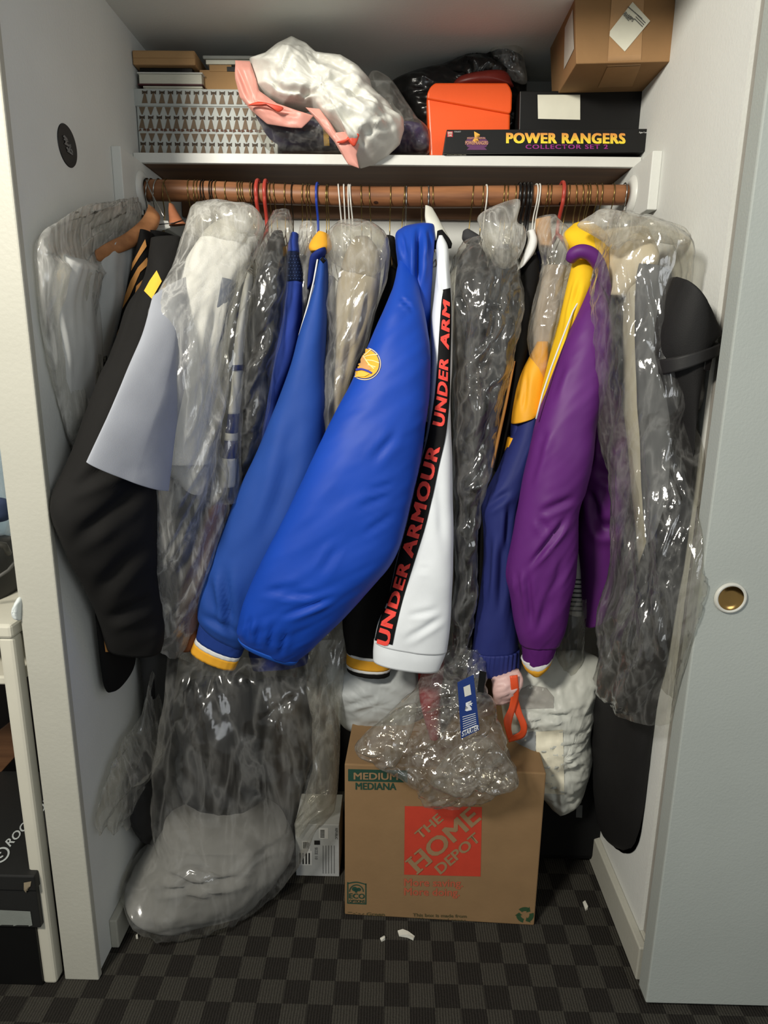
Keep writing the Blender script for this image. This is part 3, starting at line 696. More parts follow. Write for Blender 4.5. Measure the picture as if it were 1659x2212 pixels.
blob('plastic_cover', [(795, 170), (838, 168), (880, 225), (905, 262), (924, 278), (928, 300), (922, 333), (850, 335), (800, 330)], F_bag, t, .615, .06, seed=9, wr=[('t', .010, 20, 24, .5)])
M_bbag = mat('black_plastic_film', (20, 20, 20), 0.25, 0.5, 0.03, 20, 0.5, 60)
t = thing('black_bag', 'crumpled black plastic bag with a peaked corner behind the orange box', 'bag', at(990, 330, .70))
blob('bag', [(842, 190), (850, 175), (900, 155), (962, 140), (1022, 108), (1063, 96), (1085, 84), (1113, 66), (1122, 78), (1128, 120), (1137, 190), (1120, 330), (960, 335), (890, 320), (870, 250), (850, 225)], M_bbag, t, .72, .085, seed=11, nt=160, nr=30, wr=[('t', .016, 12, 26, .6), ('t', .006, 40, 50, .2)], Tb=.05)
blob('clear_corner', [(1060, 100), (1090, 84), (1114, 62), (1124, 80), (1130, 120), (1138, 178), (1110, 175), (1080, 150)], film('smoky_film', 0.04, 0.2, 0.7, scale=(30, 30, 30)), t, .655, .02, seed=12, nt=70, wr=[('r', .006, 26, 26, .4)])
tag(blob('red_pouch', [(985, 172), (1015, 160), (1070, 153), (1095, 158), (1105, 178), (1100, 190), (990, 190)], mat('dark_red_vinyl', (112, 36, 28), 0.4), None, .645, .03, seed=14, nt=50, nr=10), 'dark red pouch lying on top of the orange utility box', 'pouch')
M_wbag = mat('white_bag_plastic', (226, 225, 216), 0.34, 0.5, 0.03, 20, 0.25, 70)
M_pink = mat('pink_tie_band', (226, 160, 146), 0.4, 0.4, 0.06, 20, 0.15, 60); M_redt = mat('red_drawstring', (214, 78, 56), 0.4, 0.4)
t = thing('white_bin_bag', 'crumpled white plastic bag with a red drawstring hem hanging over the shelf edge', 'bag', at(700, 335, .54))
cs_ = [((640, 100), (605, 170), 6, .008), ((600, 190), (690, 200), 7, .009), ((690, 150), (640, 230), 6, .006), ((700, 190), (800, 260), 8, .012), ((640, 190), (760, 330), 7, .009), ((830, 240), (770, 330), 7, .009), ((860, 270), (770, 300), 6, .008), ((800, 180), (740, 220), 7, .007), ((720, 230), (800, 330), 6, .008), ((570, 160), (620, 200), 6, .007), ((590, 130), (600, 210), 5, .006)]
wb = blob('bag', [(540, 132), (571, 123), (599, 101), (630, 84), (662, 98), (684, 118), (740, 127), (778, 151), (800, 176), (805, 195), (824, 214), (842, 228), (855, 248), (872, 258), (873, 281), (864, 311), (837, 337), (809, 355), (778, 364), (766, 340), (745, 312), (718, 292), (699, 270), (677, 240), (650, 236), (615, 232), (585, 215), (556, 190), (545, 160)],
     M_wbag, t, .535, .095, center=(705, 215), seed=21, nt=220, nr=44, smoothline=False, creases=cs_, wr=[('t', .030, 10, 12, .5), ('t', .010, 24, 28, -.4), ('t', .003, 60, 60, .2)], Tb=.05)
blob('hem_band', [(508, 130), (540, 132), (553, 170), (560, 196), (600, 225), (640, 238), (678, 250), (668, 262), (652, 277), (627, 276), (577, 268), (540, 236), (518, 210), (508, 170)], M_pink, t, .505, .009, center=(556, 226), seed=22, nt=110, nr=14, smoothline=False, wr=[('r', .006, 16, 20, .3)], creases=[((510, 135), (545, 225), 5, .006), ((540, 225), (640, 245), 5, .006)])
blob('hem_band', [(660, 232), (690, 235), (712, 262), (735, 300), (752, 310), (775, 283), (779, 300), (770, 335), (776, 364), (752, 355), (735, 328), (722, 306), (699, 279), (677, 251)], M_pink, t, .465, .009, center=(722, 290), seed=23, nt=100, nr=14, smoothline=False, wr=[('r', .006, 16, 20, .3)])
blob('drawstring', [(537, 226), (560, 220), (590, 226), (612, 232), (606, 241), (596, 240), (588, 228), (560, 229), (538, 228)], M_redt, t, .478, .006, center=(575, 226), seed=24, nt=50, nr=6)
blob('drawstring', [(727, 307), (748, 300), (760, 278), (770, 274), (777, 283), (774, 300), (766, 316), (758, 312), (752, 306), (740, 310)], M_redt, t, .446, .006, center=(758, 300), seed=25, nt=50, nr=6)
# ------------------------------------------------------------------ clothes on the rail
SOFT = [('f', .006, 9, 3, .0), ('f', .002, 28, 8, .2)]
LONG = [('r', .007, 16, 2.2, .0), ('f', .003, 30, 6, .1)]
PUFF = [('f', .007, 5, 3, .3), ('t', .0030, 15, 6, .8), ('f', .0010, 45, 18, .8)]
FW1 = [('r', .008, 15, 1.6, .1), ('t', .008, 26, 5, .4), ('t', .0025, 60, 22, .2)]
FW2 = [('r', .005, 17, 2.2, .2), ('t', .010, 22, 6, .3), ('t', .0030, 55, 26, .5)]
F_cl = film('clear_cover', 0.08, 0.26, 0.7, scale=(34, 34, 8))
F_mk = film('milky_cover', 0.15, 0.42, 0.6, scale=(34, 34, 7))
F_cr = film('crisp_cover', 0.025, 0.15, 0.9, scale=(30, 30, 10), rough=0.1, bump=0.25)
C_black = cloth('black_fabric', (29, 28, 27)); C_blk2 = cloth('deep_black_fabric', (20, 19, 19), 0.85)
C_white = cloth('white_cotton', (238, 238, 236), 0.85, 0.2); C_char = cloth('charcoal_wool', (62, 62, 64), 0.85)
C_gold = cloth('gold_knit', (232, 168, 52), 0.85); C_wknit = cloth('white_knit', (222, 222, 220), 0.85)
C_beige = cloth('beige_fabric', (176, 164, 142), 0.85); C_tan = cloth('tan_fabric', (196, 140, 80), 0.8)
C_navy = cloth('navy_cloth', (34, 44, 100), 0.6, 0.3); C_brown = cloth('brown_fabric', (112, 68, 42), 0.85)
C_grey = cloth('pale_grey_jersey', (160, 163, 171), 0.85)
def garment(name, label, cat, px, py, Y): return thing(name, label, cat, at(px, py, Y), 'clothes hanging on the rail')
# 1 plastic covered clothes against the left wall
t = garment('covered_shirt', 'pale shirt in a milky plastic cover splayed against the left closet wall', 'shirt', 190, 470, .25)
loft('shirt', [(150, 560, 205, 560, .09, .26, .02), (118, 640, 200, 640, .065, .26, .028), (120, 800, 200, 800, .07, .28, .03), (140, 960, 190, 960, .10, .27, .028), (158, 1040, 184, 1040, .13, .25, .02)], cloth('grey_white_shirt', (200, 200, 196), 0.85), t, nu=72, wr=[('r', .016, 16, 1.5, 0), ('f', .004, 30, 6, .1)], seed=41)
loft('plastic_cover', [(262, 448, 306, 446, .36, .47, .02), (180, 470, 300, 482, .18, .42, .03), (112, 510, 262, 540, .06, .36, .035), (86, 560, 212, 590, .035, .30, .038), (90, 660, 212, 650, .035, .29, .042), (104, 790, 207, 760, .05, .29, .044), (124, 920, 200, 900, .085, .28, .04), (146, 1010, 186, 1000, .12, .25, .03), (160, 1060, 182, 1060, .14, .24, .02)], film('wall_cover', 0.24, 0.55, 0.7, scale=(40, 40, 6)), t, nu=100, step=5, wr=[('r', .007, 13, 1.4, .1), ('t', .009, 26, 6, .3), ('t', .003, 55, 22, .2)], seed=42, capt=False, capb=False)
loft('cover_tail', [(150, 1180, 240, 1170, .12, .30, .03), (168, 1260, 250, 1260, .15, .31, .03), (196, 1330, 250, 1340, .20, .30, .02)], F_cl, t, nu=60, wr=FW2, seed=43, capt=False, capb=False)
# 2 white shirt on the wooden hanger
t = garment('white_shirt', 'white shirt on the curved wooden hanger at the left end of the rail', 'shirt', 255, 530, .34)
loft('shirt', [(228, 548, 300, 512, .27, .38, .02), (214, 570, 300, 540, .25, .38, .03), (210, 650, 285, 640, .25, .37, .035), (208, 760, 262, 740, .26, .36, .035), (205, 860, 240, 830, .27, .35, .03), (200, 940, 222, 910, .28, .34, .025)], cloth('white_shirt_cotton', (196, 197, 194), 0.85), t, nu=60, wr=LONG, seed=45)
# 3 black jersey with tan stripes
t = garment('striped_jersey', 'black jersey with slanting tan stripes hanging beside the white shirt', 'jersey', 300, 510, .35)
j_ = loft('jersey', [(309, 500, 326, 501, .335), (300, 532, 330, 540, .33), (280, 604, 326, 612, .325), (264, 670, 306, 680, .325), (251, 740, 285, 752, .325), (236, 830, 275, 830, .33), (220, 920, 265, 920, .335)], C_blk2, t, T=.03, nu=56, wr=SOFT, seed=46)
decal('stripe', *poly2([(313, 517), (316, 532), (305, 550), (294, 568), (284, 586), (287, 568), (299, 545)], 8), C_tan, t, j_)
decal('stripe', *poly2([(317, 556), (319, 572), (303, 588), (293, 612), (281, 640), (265, 668), (271, 640), (283, 606), (298, 578)], 8), C_tan, t, j_)
decal('stripe', *poly2([(318, 594), (320, 606), (308, 618), (291, 638), (295, 618), (306, 606)], 8), C_tan, t, j_)
decal('stripe', *poly2([(282, 672), (277, 702), (264, 735), (249, 776), (246, 766), (254, 720), (267, 690)], 8), C_tan, t, j_)
loft('hem', [(206, 1330, 280, 1340, .10, .22, .03), (211, 1380, 292, 1390, .105, .23, .032), (216, 1430, 290, 1425, .11, .23, .032), (221, 1462, 268, 1462, .115, .20, .028), (226, 1482, 244, 1480, .12, .15, .015)], C_blk2, t, nu=48, seed=47)
h_ = [o for o in t.children if o.name.startswith('hem')][0]
decal('stripe', *poly2([(223, 1376), (229, 1374), (234, 1408), (227, 1408)], 8), C_tan, t, h_)
# 4 black jacket: long sleeve bent at the elbow
t = garment('black_jacket', 'black jacket with a bent sleeve and gold shoulder patch at the left end', 'jacket', 350, 530, .3)
k_ = loft('sleeve', [(326, 515, 390, 512, .27, .29, .02), (322, 560, 386, 555, .235, .26, .035), (316, 604, 366, 600, .20, .24, .035), (290, 660, 345, 662, .16, .21, .038), (252, 768, 330, 768, .10, .17, .045), (203, 880, 330, 900, .045, .15, .055), (150, 1024, 335, 1050, .005, .16, .06), (113, 1100, 338, 1145, -.02, .17, .06), (131, 1172, 342, 1230, .0, .18, .055), (183, 1272, 350, 1310, .06, .20, .05), (211, 1335, 350, 1352, .09, .20, .045), (231, 1402, 345, 1396, .12, .20, .035)],
    C_black, t, nu=80, wr=[('f', .007, 6, 4, .4), ('f', .003, 16, 9, .6)], seed=48,
    creases=[((135, 1062), (330, 960), 14, .016), ((150, 1180), (330, 1040), 16, .010), ((200, 1290), (330, 1160), 16, .010), ((140, 1048), (180, 1052), 8, .012), ((225, 1340), (345, 1290), 12, .008)])
decal('patch', *poly2([(339, 585), (349, 608), (338, 628), (328, 646), (312, 629), (324, 607)], 8), cloth('gold_patch', (236, 184, 66), 0.7), t, k_)
loft('body', [(340, 520, 400, 520, .48), (330, 700, 400, 700, .48), (320, 1000, 400, 1000, .48), (322, 1300, 392, 1300, .48)], C_blk2, t, T=.13, nu=40)
z_ = loft('zip_band', [(333, 1068, 344, 1064, .20), (331, 1110, 343, 1108, .20), (335, 1150, 345, 1152, .20)], C_tan, t, T=.006, nu=16, step=6)
# 5 pale grey T-shirt
t = garment('grey_tshirt', 'pale grey T-shirt whose short sleeve fans over the black jacket', 'shirt', 380, 560, .3)
loft('sleeve', [(330, 640, 420, 600, .15, .28, .02), (308, 725, 410, 700, .085, .22, .03), (268, 820, 400, 830, .02, .16, .026), (228, 908, 380, 930, -.03, .11, .022), (191, 990, 366, 1048, -.06, .075, .018), (188, 997, 364, 1058, -.06, .075, .017)], C_grey, t, nu=72, ex=1.5, wr=[('f', .004, 7, 3, .2)], seed=51,
    creases=[((200, 975), (350, 1030), 2.2, .0018)])
# 6 big milky bag of white shirts
t = garment('bagged_white_shirts', 'white shirts with folded sleeves inside a big milky plastic cover', 'shirt', 480, 450, .3)
loft('shirt', [(490, 466, 520, 464, .33, .35, .015), (455, 486, 540, 482, .31, .345, .025), (430, 515, 546, 508, .29, .34, .03), (398, 570, 530, 575, .26, .34, .04), (362, 680, 500, 680, .22, .33, .05), (345, 800, 470, 800, .20, .32, .055), (335, 900, 452, 900, .19, .31, .055), (328, 988, 446, 984, .18, .30, .05), (329, 996, 444, 990, .18, .30, .045)], C_white, t, nu=70, wr=LONG, seed=53, creases=[((420, 600), (350, 900), 8, .01), ((470, 620), (420, 930), 8, .012), ((510, 600), (460, 800), 8, .012)])
loft('sleeve', [(345, 960, 444, 975, .24, .33, .03), (362, 1015, 440, 1015, .24, .32, .03), (392, 1050, 432, 1050, .25, .31, .025), (399, 1058, 428, 1058, .25, .30, .02)], C_white, t, nu=48, seed=54)
loft('grey_lining', [(480, 600, 512, 608, .27), (440, 690, 492, 690, .265), (412, 790, 458, 800, .26), (400, 840, 440, 850, .26)], cloth('slate_fabric', (100, 106, 120), 0.85), t, T=.02, nu=36, seed=55)
loft('brown_garment', [(450, 1090, 505, 1080, .32), (420, 1180, 482, 1180, .31), (392, 1270, 455, 1270, .30), (384, 1345, 440, 1350, .30), (392, 1390, 430, 1390, .30)], C_brown, t, T=.045, nu=44, wr=LONG, seed=56)
loft('dark_garment', [(345, 1040, 460, 1040, .36), (345, 1200, 470, 1200, .36), (350, 1390, 450, 1390, .36)], cloth('dark_grey_cotton', (70, 69, 66), 0.85), t, T=.05, nu=40, wr=LONG, seed=57)
loft('plastic_cover', [(423, 438, 548, 446, .33, .36, .03), (406, 470, 566, 480, .29, .34, .045), (398, 505, 562, 515, .27, .33, .055), (378, 565, 540, 565, .23, .32, .065), (345, 620, 512, 615, .19, .31, .07), (310, 685, 486, 675, .15, .30, .075), (308, 760, 465, 770, .14, .29, .08), (314, 900, 452, 905, .13, .28, .085), (316, 1050, 455, 1030, .13, .28, .08), (316, 1190, 470, 1130, .14, .33, .07), (326, 1290, 466, 1260, .17, .36, .05), (338, 1370, 444, 1370, .20, .37, .04), (340, 1402, 436, 1400, .21, .37, .03)], F_mk, t, nu=120, step=5, wr=[('r', .011, 14, 1.5, .5), ('t', .008, 24, 4, .5), ('t', .002, 55, 20, .6)], seed=58, capt=False, capb=False)
blob('cover_collar', [(409, 462), (423, 441), (470, 436), (520, 440), (550, 448), (566, 470), (567, 496), (552, 520), (505, 526), (450, 520), (405, 505)], F_mk, t, .30, .05, seed=59, nt=90, wr=FW2)
# 7 white and blue hockey sleeve
t = garment('hockey_jersey', 'slim white sleeve with navy bands in plastic beside the bagged black jacket', 'jersey', 532, 600, .3)
def band(n, rows, m, **k): return loft(n, rows, m, t, nu=40, step=6, **k)
band('sleeve', [(536, 588, 546, 596, .285, .016), (524, 636, 541, 640, .28, .02), (511, 720, 530, 720, .275, .022), (505, 780, 524, 780, .27, .022), (501, 840, 522, 840, .27, .022), (494, 893, 517, 893, .27, .022)], C_wknit, seed=61)
band('navy_band', [(503, 789, 525, 788, .268, .0235), (502, 801, 524, 800, .268, .0235)], C_navy)
band('navy_band', [(494, 893, 517, 893, .27, .022), (488, 933, 514, 935, .27, .022)], C_navy)
band('white_band', [(488, 933, 514, 935, .27, .0225), (486, 949, 513, 951, .27, .0225)], C_wknit)
band('navy_band', [(486, 949, 513, 951, .27, .022), (481, 990, 511, 991, .27, .022)], C_navy)
band('cuff', [(480, 987, 511, 989, .27, .025), (476, 1049, 508, 1050, .27, .024)], C_wknit)
loft('plastic_cover', [(520, 560, 552, 560, .30), (512, 610, 548, 610, .28), (490, 690, 536, 690, .265), (474, 800, 530, 800, .255), (455, 900, 524, 900, .25), (470, 1000, 520, 1000, .25), (488, 1080, 516, 1080, .26)], F_cr, t, T=.045, nu=70, step=6, wr=FW2, seed=62, capt=False, capb=False)
# 8 black jacket in plastic
t = garment('bagged_black_jacket', 'black jacket in a crinkled clear cover left of the blue knit jacket', 'jacket', 600, 470, .34)
loft('jacket', [(594, 500, 608, 500, .38, .012), (578, 530, 614, 532, .36, .035), (556, 590, 618, 600, .335), (538, 700, 610, 700, .33), (524, 800, 592, 800, .33), (514, 900, 575, 900, .33), (508, 1000, 560, 1000, .33), (504, 1085, 545, 1085, .33), (500, 1200, 540, 1200, .35)], C_blk2, t, T=.05, nu=56, wr=LONG, seed=64)
loft('plastic_cover', [(592, 454, 621, 452, .40, .015), (572, 490, 627, 490, .36, .035), (556, 540, 627, 532, .33, .05), (546, 600, 622, 600, .315, .058), (532, 700, 614, 700, .31, .062), (522, 800, 594, 800, .31, .062), (512, 900, 578, 900, .31, .062), (507, 1000, 560, 1000, .32, .055), (500, 1090, 545, 1090, .33, .05)], film('tight_cover', 0.03, 0.16, 0.8, scale=(30, 30, 12), rough=0.12, bump=0.3), t, nu=90, step=5, wr=FW2, seed=65, capt=False, capb=False)
# 9 blue knit jacket
C_bknit = cloth('blue_knit', (44, 66, 146), 0.85, 0.2)
t = garment('blue_knit_jacket', 'slim blue knit jacket with a dark mesh shoulder panel', 'jacket', 635, 510, .34)
loft('shoulder', [(631, 504, 644, 505, .37, .02), (624, 528, 645, 526, .35, .028), (622, 547, 649, 547, .34, .03)], C_bknit, t, nu=40, step=5)
mp_ = loft('mesh_panel', [(622, 547, 649, 547, .34, .0298), (620, 580, 654, 580, .34, .0305), (620, 610, 656, 610, .34, .0305)], cloth('dark_mesh', (24, 34, 62), 0.7, bump=0.4, bscale=500), t, nu=40, step=5)
decal('mesh_dots', *join2([disc2(x+(i % 2)*3, 553+i*7, 1.3, 1.3, n=6, rings=1) for i in range(8) for x in (625, 631, 637, 643, 648)]), cloth('mesh_dot_blue', (60, 78, 120), 0.6), t, mp_, 0.0006)['kind'] = 'stuff'  # paler blue dots over the dark mesh
loft('sleeve', [(620, 610, 656, 610, .34, .031), (610, 690, 652, 690, .335, .035), (592, 766, 638, 778, .33, .036), (575, 862, 606, 874, .33, .036), (562, 950, 610, 960, .33, .036), (548, 1060, 600, 1060, .335, .034), (540, 1200, 600, 1200, .36, .03)], C_bknit, t, nu=56, wr=SOFT, seed=67)
# 10 narrow film with dark garment
t = garment('bagged_dark_shirt', 'narrow dark garment in plastic between the two blue jackets', 'shirt', 662, 480, .38)
loft('shirt', [(655, 560, 672, 560, .40), (650, 640, 668, 640, .40), (648, 760, 665, 760, .40), (640, 900, 670, 900, .42)], C_blk2, t, T=.06, nu=36)
loft('plastic_cover', [(652, 482, 675, 480, .40, .02), (647, 510, 679, 510, .385, .035), (646, 560, 680, 560, .38, .045), (650, 620, 672, 620, .38, .045), (650, 690, 668, 690, .385, .04)], F_mk, t, nu=60, step=5, wr=FW2, seed=70, capt=False, capb=False)
# 11 blue jacket, gold collar, ribbed cuff
C_blue = cloth('blue_satin', (34, 72, 150), 0.65, 0.25, bump=0.08)
t = garment('blue_gold_jacket', 'blue jacket with gold collar and white piping, ribbed cuff striped white and gold', 'jacket', 690, 520, .33)
loft('collar', [(690, 503, 710, 508, .34, .025), (676, 520, 716, 524, .33, .032), (669, 536, 716, 536, .32, .034), (674, 546, 706, 546, .315, .03)], C_gold, t, nu=48, step=4, wr=SOFT, seed=72)
loft('collar_facing', [(679, 546, 704, 535, .295, .02), (670, 556, 704, 548, .295, .022), (666, 590, 692, 570, .31, .02), (664, 625, 680, 610, .325, .018)], cloth('navy_facing', (30, 46, 112), 0.7), t, nu=40, step=4)
tube('snap_button', [at(694, 558, .268), at(701, 566, .268)], .004, C_blk2, t, 10)
sl = loft('sleeve', [(687, 556, 706, 560, .30, .02), (680, 610, 707, 610, .295, .035), (668, 657, 707, 665, .29, .042), (648, 722, 704, 735, .285, .048), (630, 790, 702, 805, .28, .052), (597, 880, 704, 905, .275, .056), (557, 975, 698, 1010, .27, .058), (506, 1087, 664, 1130, .265, .06), (457, 1211, 610, 1260, .26, .058), (436, 1285, 570, 1345, .26, .052), (431, 1322, 538, 1388, .26, .045), (436, 1341, 528, 1399, .26, .035)], C_blue, t, nu=84, wr=[('f', .006, 6, 3, .2), ('f', .002, 20, 8, .3)], seed=73,
    creases=[((485, 1225), (500, 1370), 9, .016), ((455, 1250), (470, 1330), 12, .008), ((640, 900), (600, 1060), 18, .006), ((650, 960), (560, 1180), 16, .006), ((440, 1325), (520, 1375), 8, .007)])
tube('piping', [at(x, y, q) for x, y, q in ((686, 560, .283), (678, 606, .285), (666, 657, .279), (647, 722, .272), (635, 785, .266), (612, 842, .265))], 0.0018, C_wknit, t, 8)
def cband(n, a, b, m, T1, T2, **k): return loft(n, [a+(T1,), b+(T2,)], m, t, nu=64, step=5, **k)
cband('cuff', (433, 1338, 530, 1396, .26), (425, 1374, 521, 1417, .26), C_navy if False else cloth('blue_rib', (34, 60, 130), 0.85), .036, .033, rib=(420, .0008))
cband('white_band', (425, 1374, 521, 1417, .26), (421, 1383, 517, 1425, .26), C_wknit, .0335, .033, rib=(420, .0008))
cband('gold_band', (421, 1383, 517, 1425, .26), (413, 1403, 509, 1444, .26), C_gold, .0332, .031, rib=(420, .0008))
# 12 beige coat in plastic
t = garment('bagged_beige_coat', 'beige coat in a clear cover on white hangers left of the puffer jacket', 'coat', 750, 490, .36)
loft('coat', [(768, 512, 796, 512, .37, .015), (748, 545, 816, 540, .355, .03), (734, 590, 822, 580, .35, .04), (724, 650, 812, 660, .34, .05), (720, 760, 790, 750, .34, .05), (719, 860, 760, 860, .34, .05), (718, 950, 745, 950, .34, .04)], C_beige, t, nu=56, wr=LONG, seed=75, creases=[((775, 620), (740, 850), 7, .012), ((800, 620), (765, 760), 6, .01)])
loft('blue_lining', [(704, 600, 724, 600, .37), (700, 760, 722, 760, .37), (697, 960, 724, 960, .37)], cloth('slate_blue', (86, 92, 116), 0.8), t, T=.04, nu=36)
loft('plastic_cover', [(728, 480, 800, 478, .37, .03), (706, 505, 828, 500, .34, .05), (703, 545, 838, 535, .33, .06), (706, 590, 834, 600, .32, .066), (712, 650, 815, 660, .315, .068), (706, 730, 793, 740, .31, .068), (697, 790, 768, 790, .31, .066), (695, 870, 742, 870, .31, .062), (696, 950, 730, 950, .32, .05)], F_cl, t, nu=110, step=5, wr=FW2, seed=76, capt=False, capb=False)
blob('cover_collar', [(733, 482), (768, 486), (798, 478), (826, 500), (838, 535), (826, 580), (806, 597), (770, 594), (738, 580), (712, 560), (704, 530), (716, 500)], F_cl, t, .315, .045, seed=77, nt=90, wr=FW2)
# 13 black jacket with striped cuff behind the puffer
t = garment('black_cuffed_jacket', 'black jacket behind the puffer, cuff striped gold and white', 'jacket', 845, 520, .42)
loft('sleeve', [(835, 510, 853, 514, .43, .02), (828, 600, 866, 600, .42, .04), (806, 690, 850, 700, .41, .045), (785, 790, 850, 800, .40, .045), (770, 1000, 870, 1000, .39, .045), (750, 1200, 872, 1200, .37, .045), (740, 1330, 862, 1330, .35, .045), (747, 1392, 852, 1400, .345, .042), (749, 1405, 848, 1414, .345, .04)], C_black, t, nu=64, wr=SOFT, seed=78)
def cb2(n, a, b, m): return loft(n, [a, b], m, t, nu=56, step=4, rib=(380, .0007))
cb2('white_band', (749, 1403, 848, 1413, .345, .0395), (749, 1408, 847, 1418, .345, .0395), C_wknit)
cb2('gold_band', (749, 1408, 847, 1418, .345, .039), (748, 1430, 845, 1440, .345, .0385), C_gold)
cb2('white_band', (748, 1430, 845, 1440, .345, .0385), (748, 1436, 844, 1445, .345, .0385), C_wknit)
cb2('cuff_end', (748, 1436, 844, 1445, .345, .038), (750, 1445, 842, 1456, .345, .036), C_blk2)
# 14 navy garment hem showing under the puffer
t = garment('navy_trousers', 'navy garment whose pointed hem shows below the puffer jacket sleeve', 'trousers', 600, 1300, .38)
loft('leg', [(640, 700, 700, 700, .42, .05), (600, 1000, 700, 1000, .40, .05), (560, 1220, 680, 1220, .37, .045), (538, 1385, 668, 1385, .345, .03), (541, 1425, 666, 1420, .343, .026), (546, 1446, 664, 1432, .343, .022)], C_navy, t, nu=56, wr=SOFT, seed=80)
# 15 royal blue puffer
C_royal = cloth('royal_blue_nylon', (20, 68, 172), 0.55, 0.3, bump=0.06)
t = garment('blue_puffer_jacket', 'royal blue puffer jacket with a hood and round gold ball emblem on the sleeve', 'jacket', 895, 490, .30)
loft('hood', [(868, 494, 922, 486, .36, .03), (855, 508, 938, 492, .34, .04), (857, 545, 936, 540, .32, .045), (863, 590, 933, 590, .31, .045), (872, 640, 930, 650, .31, .04), (890, 700, 930, 720, .32, .035), (896, 800, 930, 800, .33, .03)], C_royal, t, nu=72, wr=[('r', .006, 24, 4, .3), ('f', .004, 14, 6, 0)], seed=82, creases=[((905, 490), (902, 620), 6, .018), ((868, 500), (880, 560), 5, .008), ((925, 500), (922, 560), 5, .008)])
pf = loft('sleeve', [(862, 545, 895, 560, .30, .015), (851, 612, 908, 632, .265, .035), (830, 669, 921, 694, .245, .05), (800, 737, 928, 764, .23, .06), (764, 819, 926, 852, .215, .066), (727, 887, 916, 930, .20, .07), (696, 949, 906, 1004, .19, .074), (649, 1048, 886, 1084, .18, .076), (598, 1150, 855, 1194, .175, .074), (553, 1236, 802, 1266, .175, .07), (527, 1298, 738, 1336, .18, .062), (514, 1352, 696, 1378, .185, .05), (515, 1372, 668, 1406, .19, .04), (523, 1386, 640, 1428, .195, .028)], C_royal, t, nu=110, step=7, wr=PUFF, seed=83,
    creases=[((600, 1335), (730, 1285), 6, .007), ((778, 1158), (860, 1105), 6, .005), ((560, 1280), (660, 1270), 8, .005), ((790, 1062), (850, 1046), 6, .004), ((770, 1100), (845, 1072), 6, .004), ((863, 643), (894, 669), 3.5, .006), ((560, 1340), (555, 1395), 5, .006), ((590, 1345), (580, 1405), 5, .006), ((620, 1355), (605, 1415), 5, .005), ((540, 1330), (532, 1380), 5, .005), ((860, 930), (800, 1000), 9, .005), ((600, 1290), (680, 1280), 6, .007), ((730, 1180), (690, 1240), 8, .006)])
loft('cuff', [(514, 1378, 645, 1427, .19, .027), (520, 1388, 640, 1433, .195, .027), (527, 1395, 632, 1436, .198, .02)], cloth('blue_elastic', (30, 82, 176), 0.6), t, nu=64, step=3)
cx, cy, R0 = 788, 786, 35
E1 = disc2(cx, cy, R0, R0+0.5, n=48, rings=6)
emb = decal('emblem', *E1, cloth('emblem_edge', (226, 206, 176), 0.6), t, pf, 0.0010)
decal('emblem_ring', *disc2(cx, cy, R0-2, R0-1.5, n=48, rings=6), cloth('emblem_blue', (40, 60, 150), 0.6), emb, pf, 0.0018)
decal('emblem_ball', *disc2(cx, cy, R0-3.4, R0-3, n=48, rings=6), cloth('emblem_gold', (236, 178, 62), 0.6), emb, pf, 0.0026)
LL = [strip2([(786, 770), (796, 786), (808, 798)], [(788, 769), (798, 785), (810, 797)], 1, 12), strip2([(787, 772), (800, 768), (816, 766)], [(787, 774), (800, 770), (817, 768)], 1, 10), strip2([(790, 778), (806, 779), (820, 784)], [(790, 780), (806, 781), (820, 786)], 1, 10), strip2([(786, 770), (796, 762), (802, 756)], [(788, 771), (798, 763), (804, 757)], 1, 8), strip2([(796, 788), (804, 790), (813, 793)], [(796, 790), (804, 792), (812, 795)], 1, 8)]
decal('ball_seams', *join2(LL), cloth('emblem_cream', (250, 226, 160), 0.6), emb, pf, 0.0032)['kind'] = 'stuff'
decal('bridge', *polys2([[(770, 770), (787, 768), (794, 786), (804, 799), (786, 802), (770, 800)]]), cloth('emblem_tan', (214, 160, 100), 0.6), emb, pf, 0.0034)
decal('bridge_band', *strip2([(772, 798), (784, 797), (798, 801), (806, 806)], [(772, 803), (784, 801), (796, 805), (802, 809)], 2, 16), cloth('emblem_violet', (62, 66, 160), 0.6), emb, pf, 0.0040)
decal('bridge_base', *polys2([[(768, 803), (784, 803), (800, 809), (790, 815), (768, 816)]]), cloth('emblem_gold2', (240, 190, 80), 0.6), emb, pf, 0.0040)
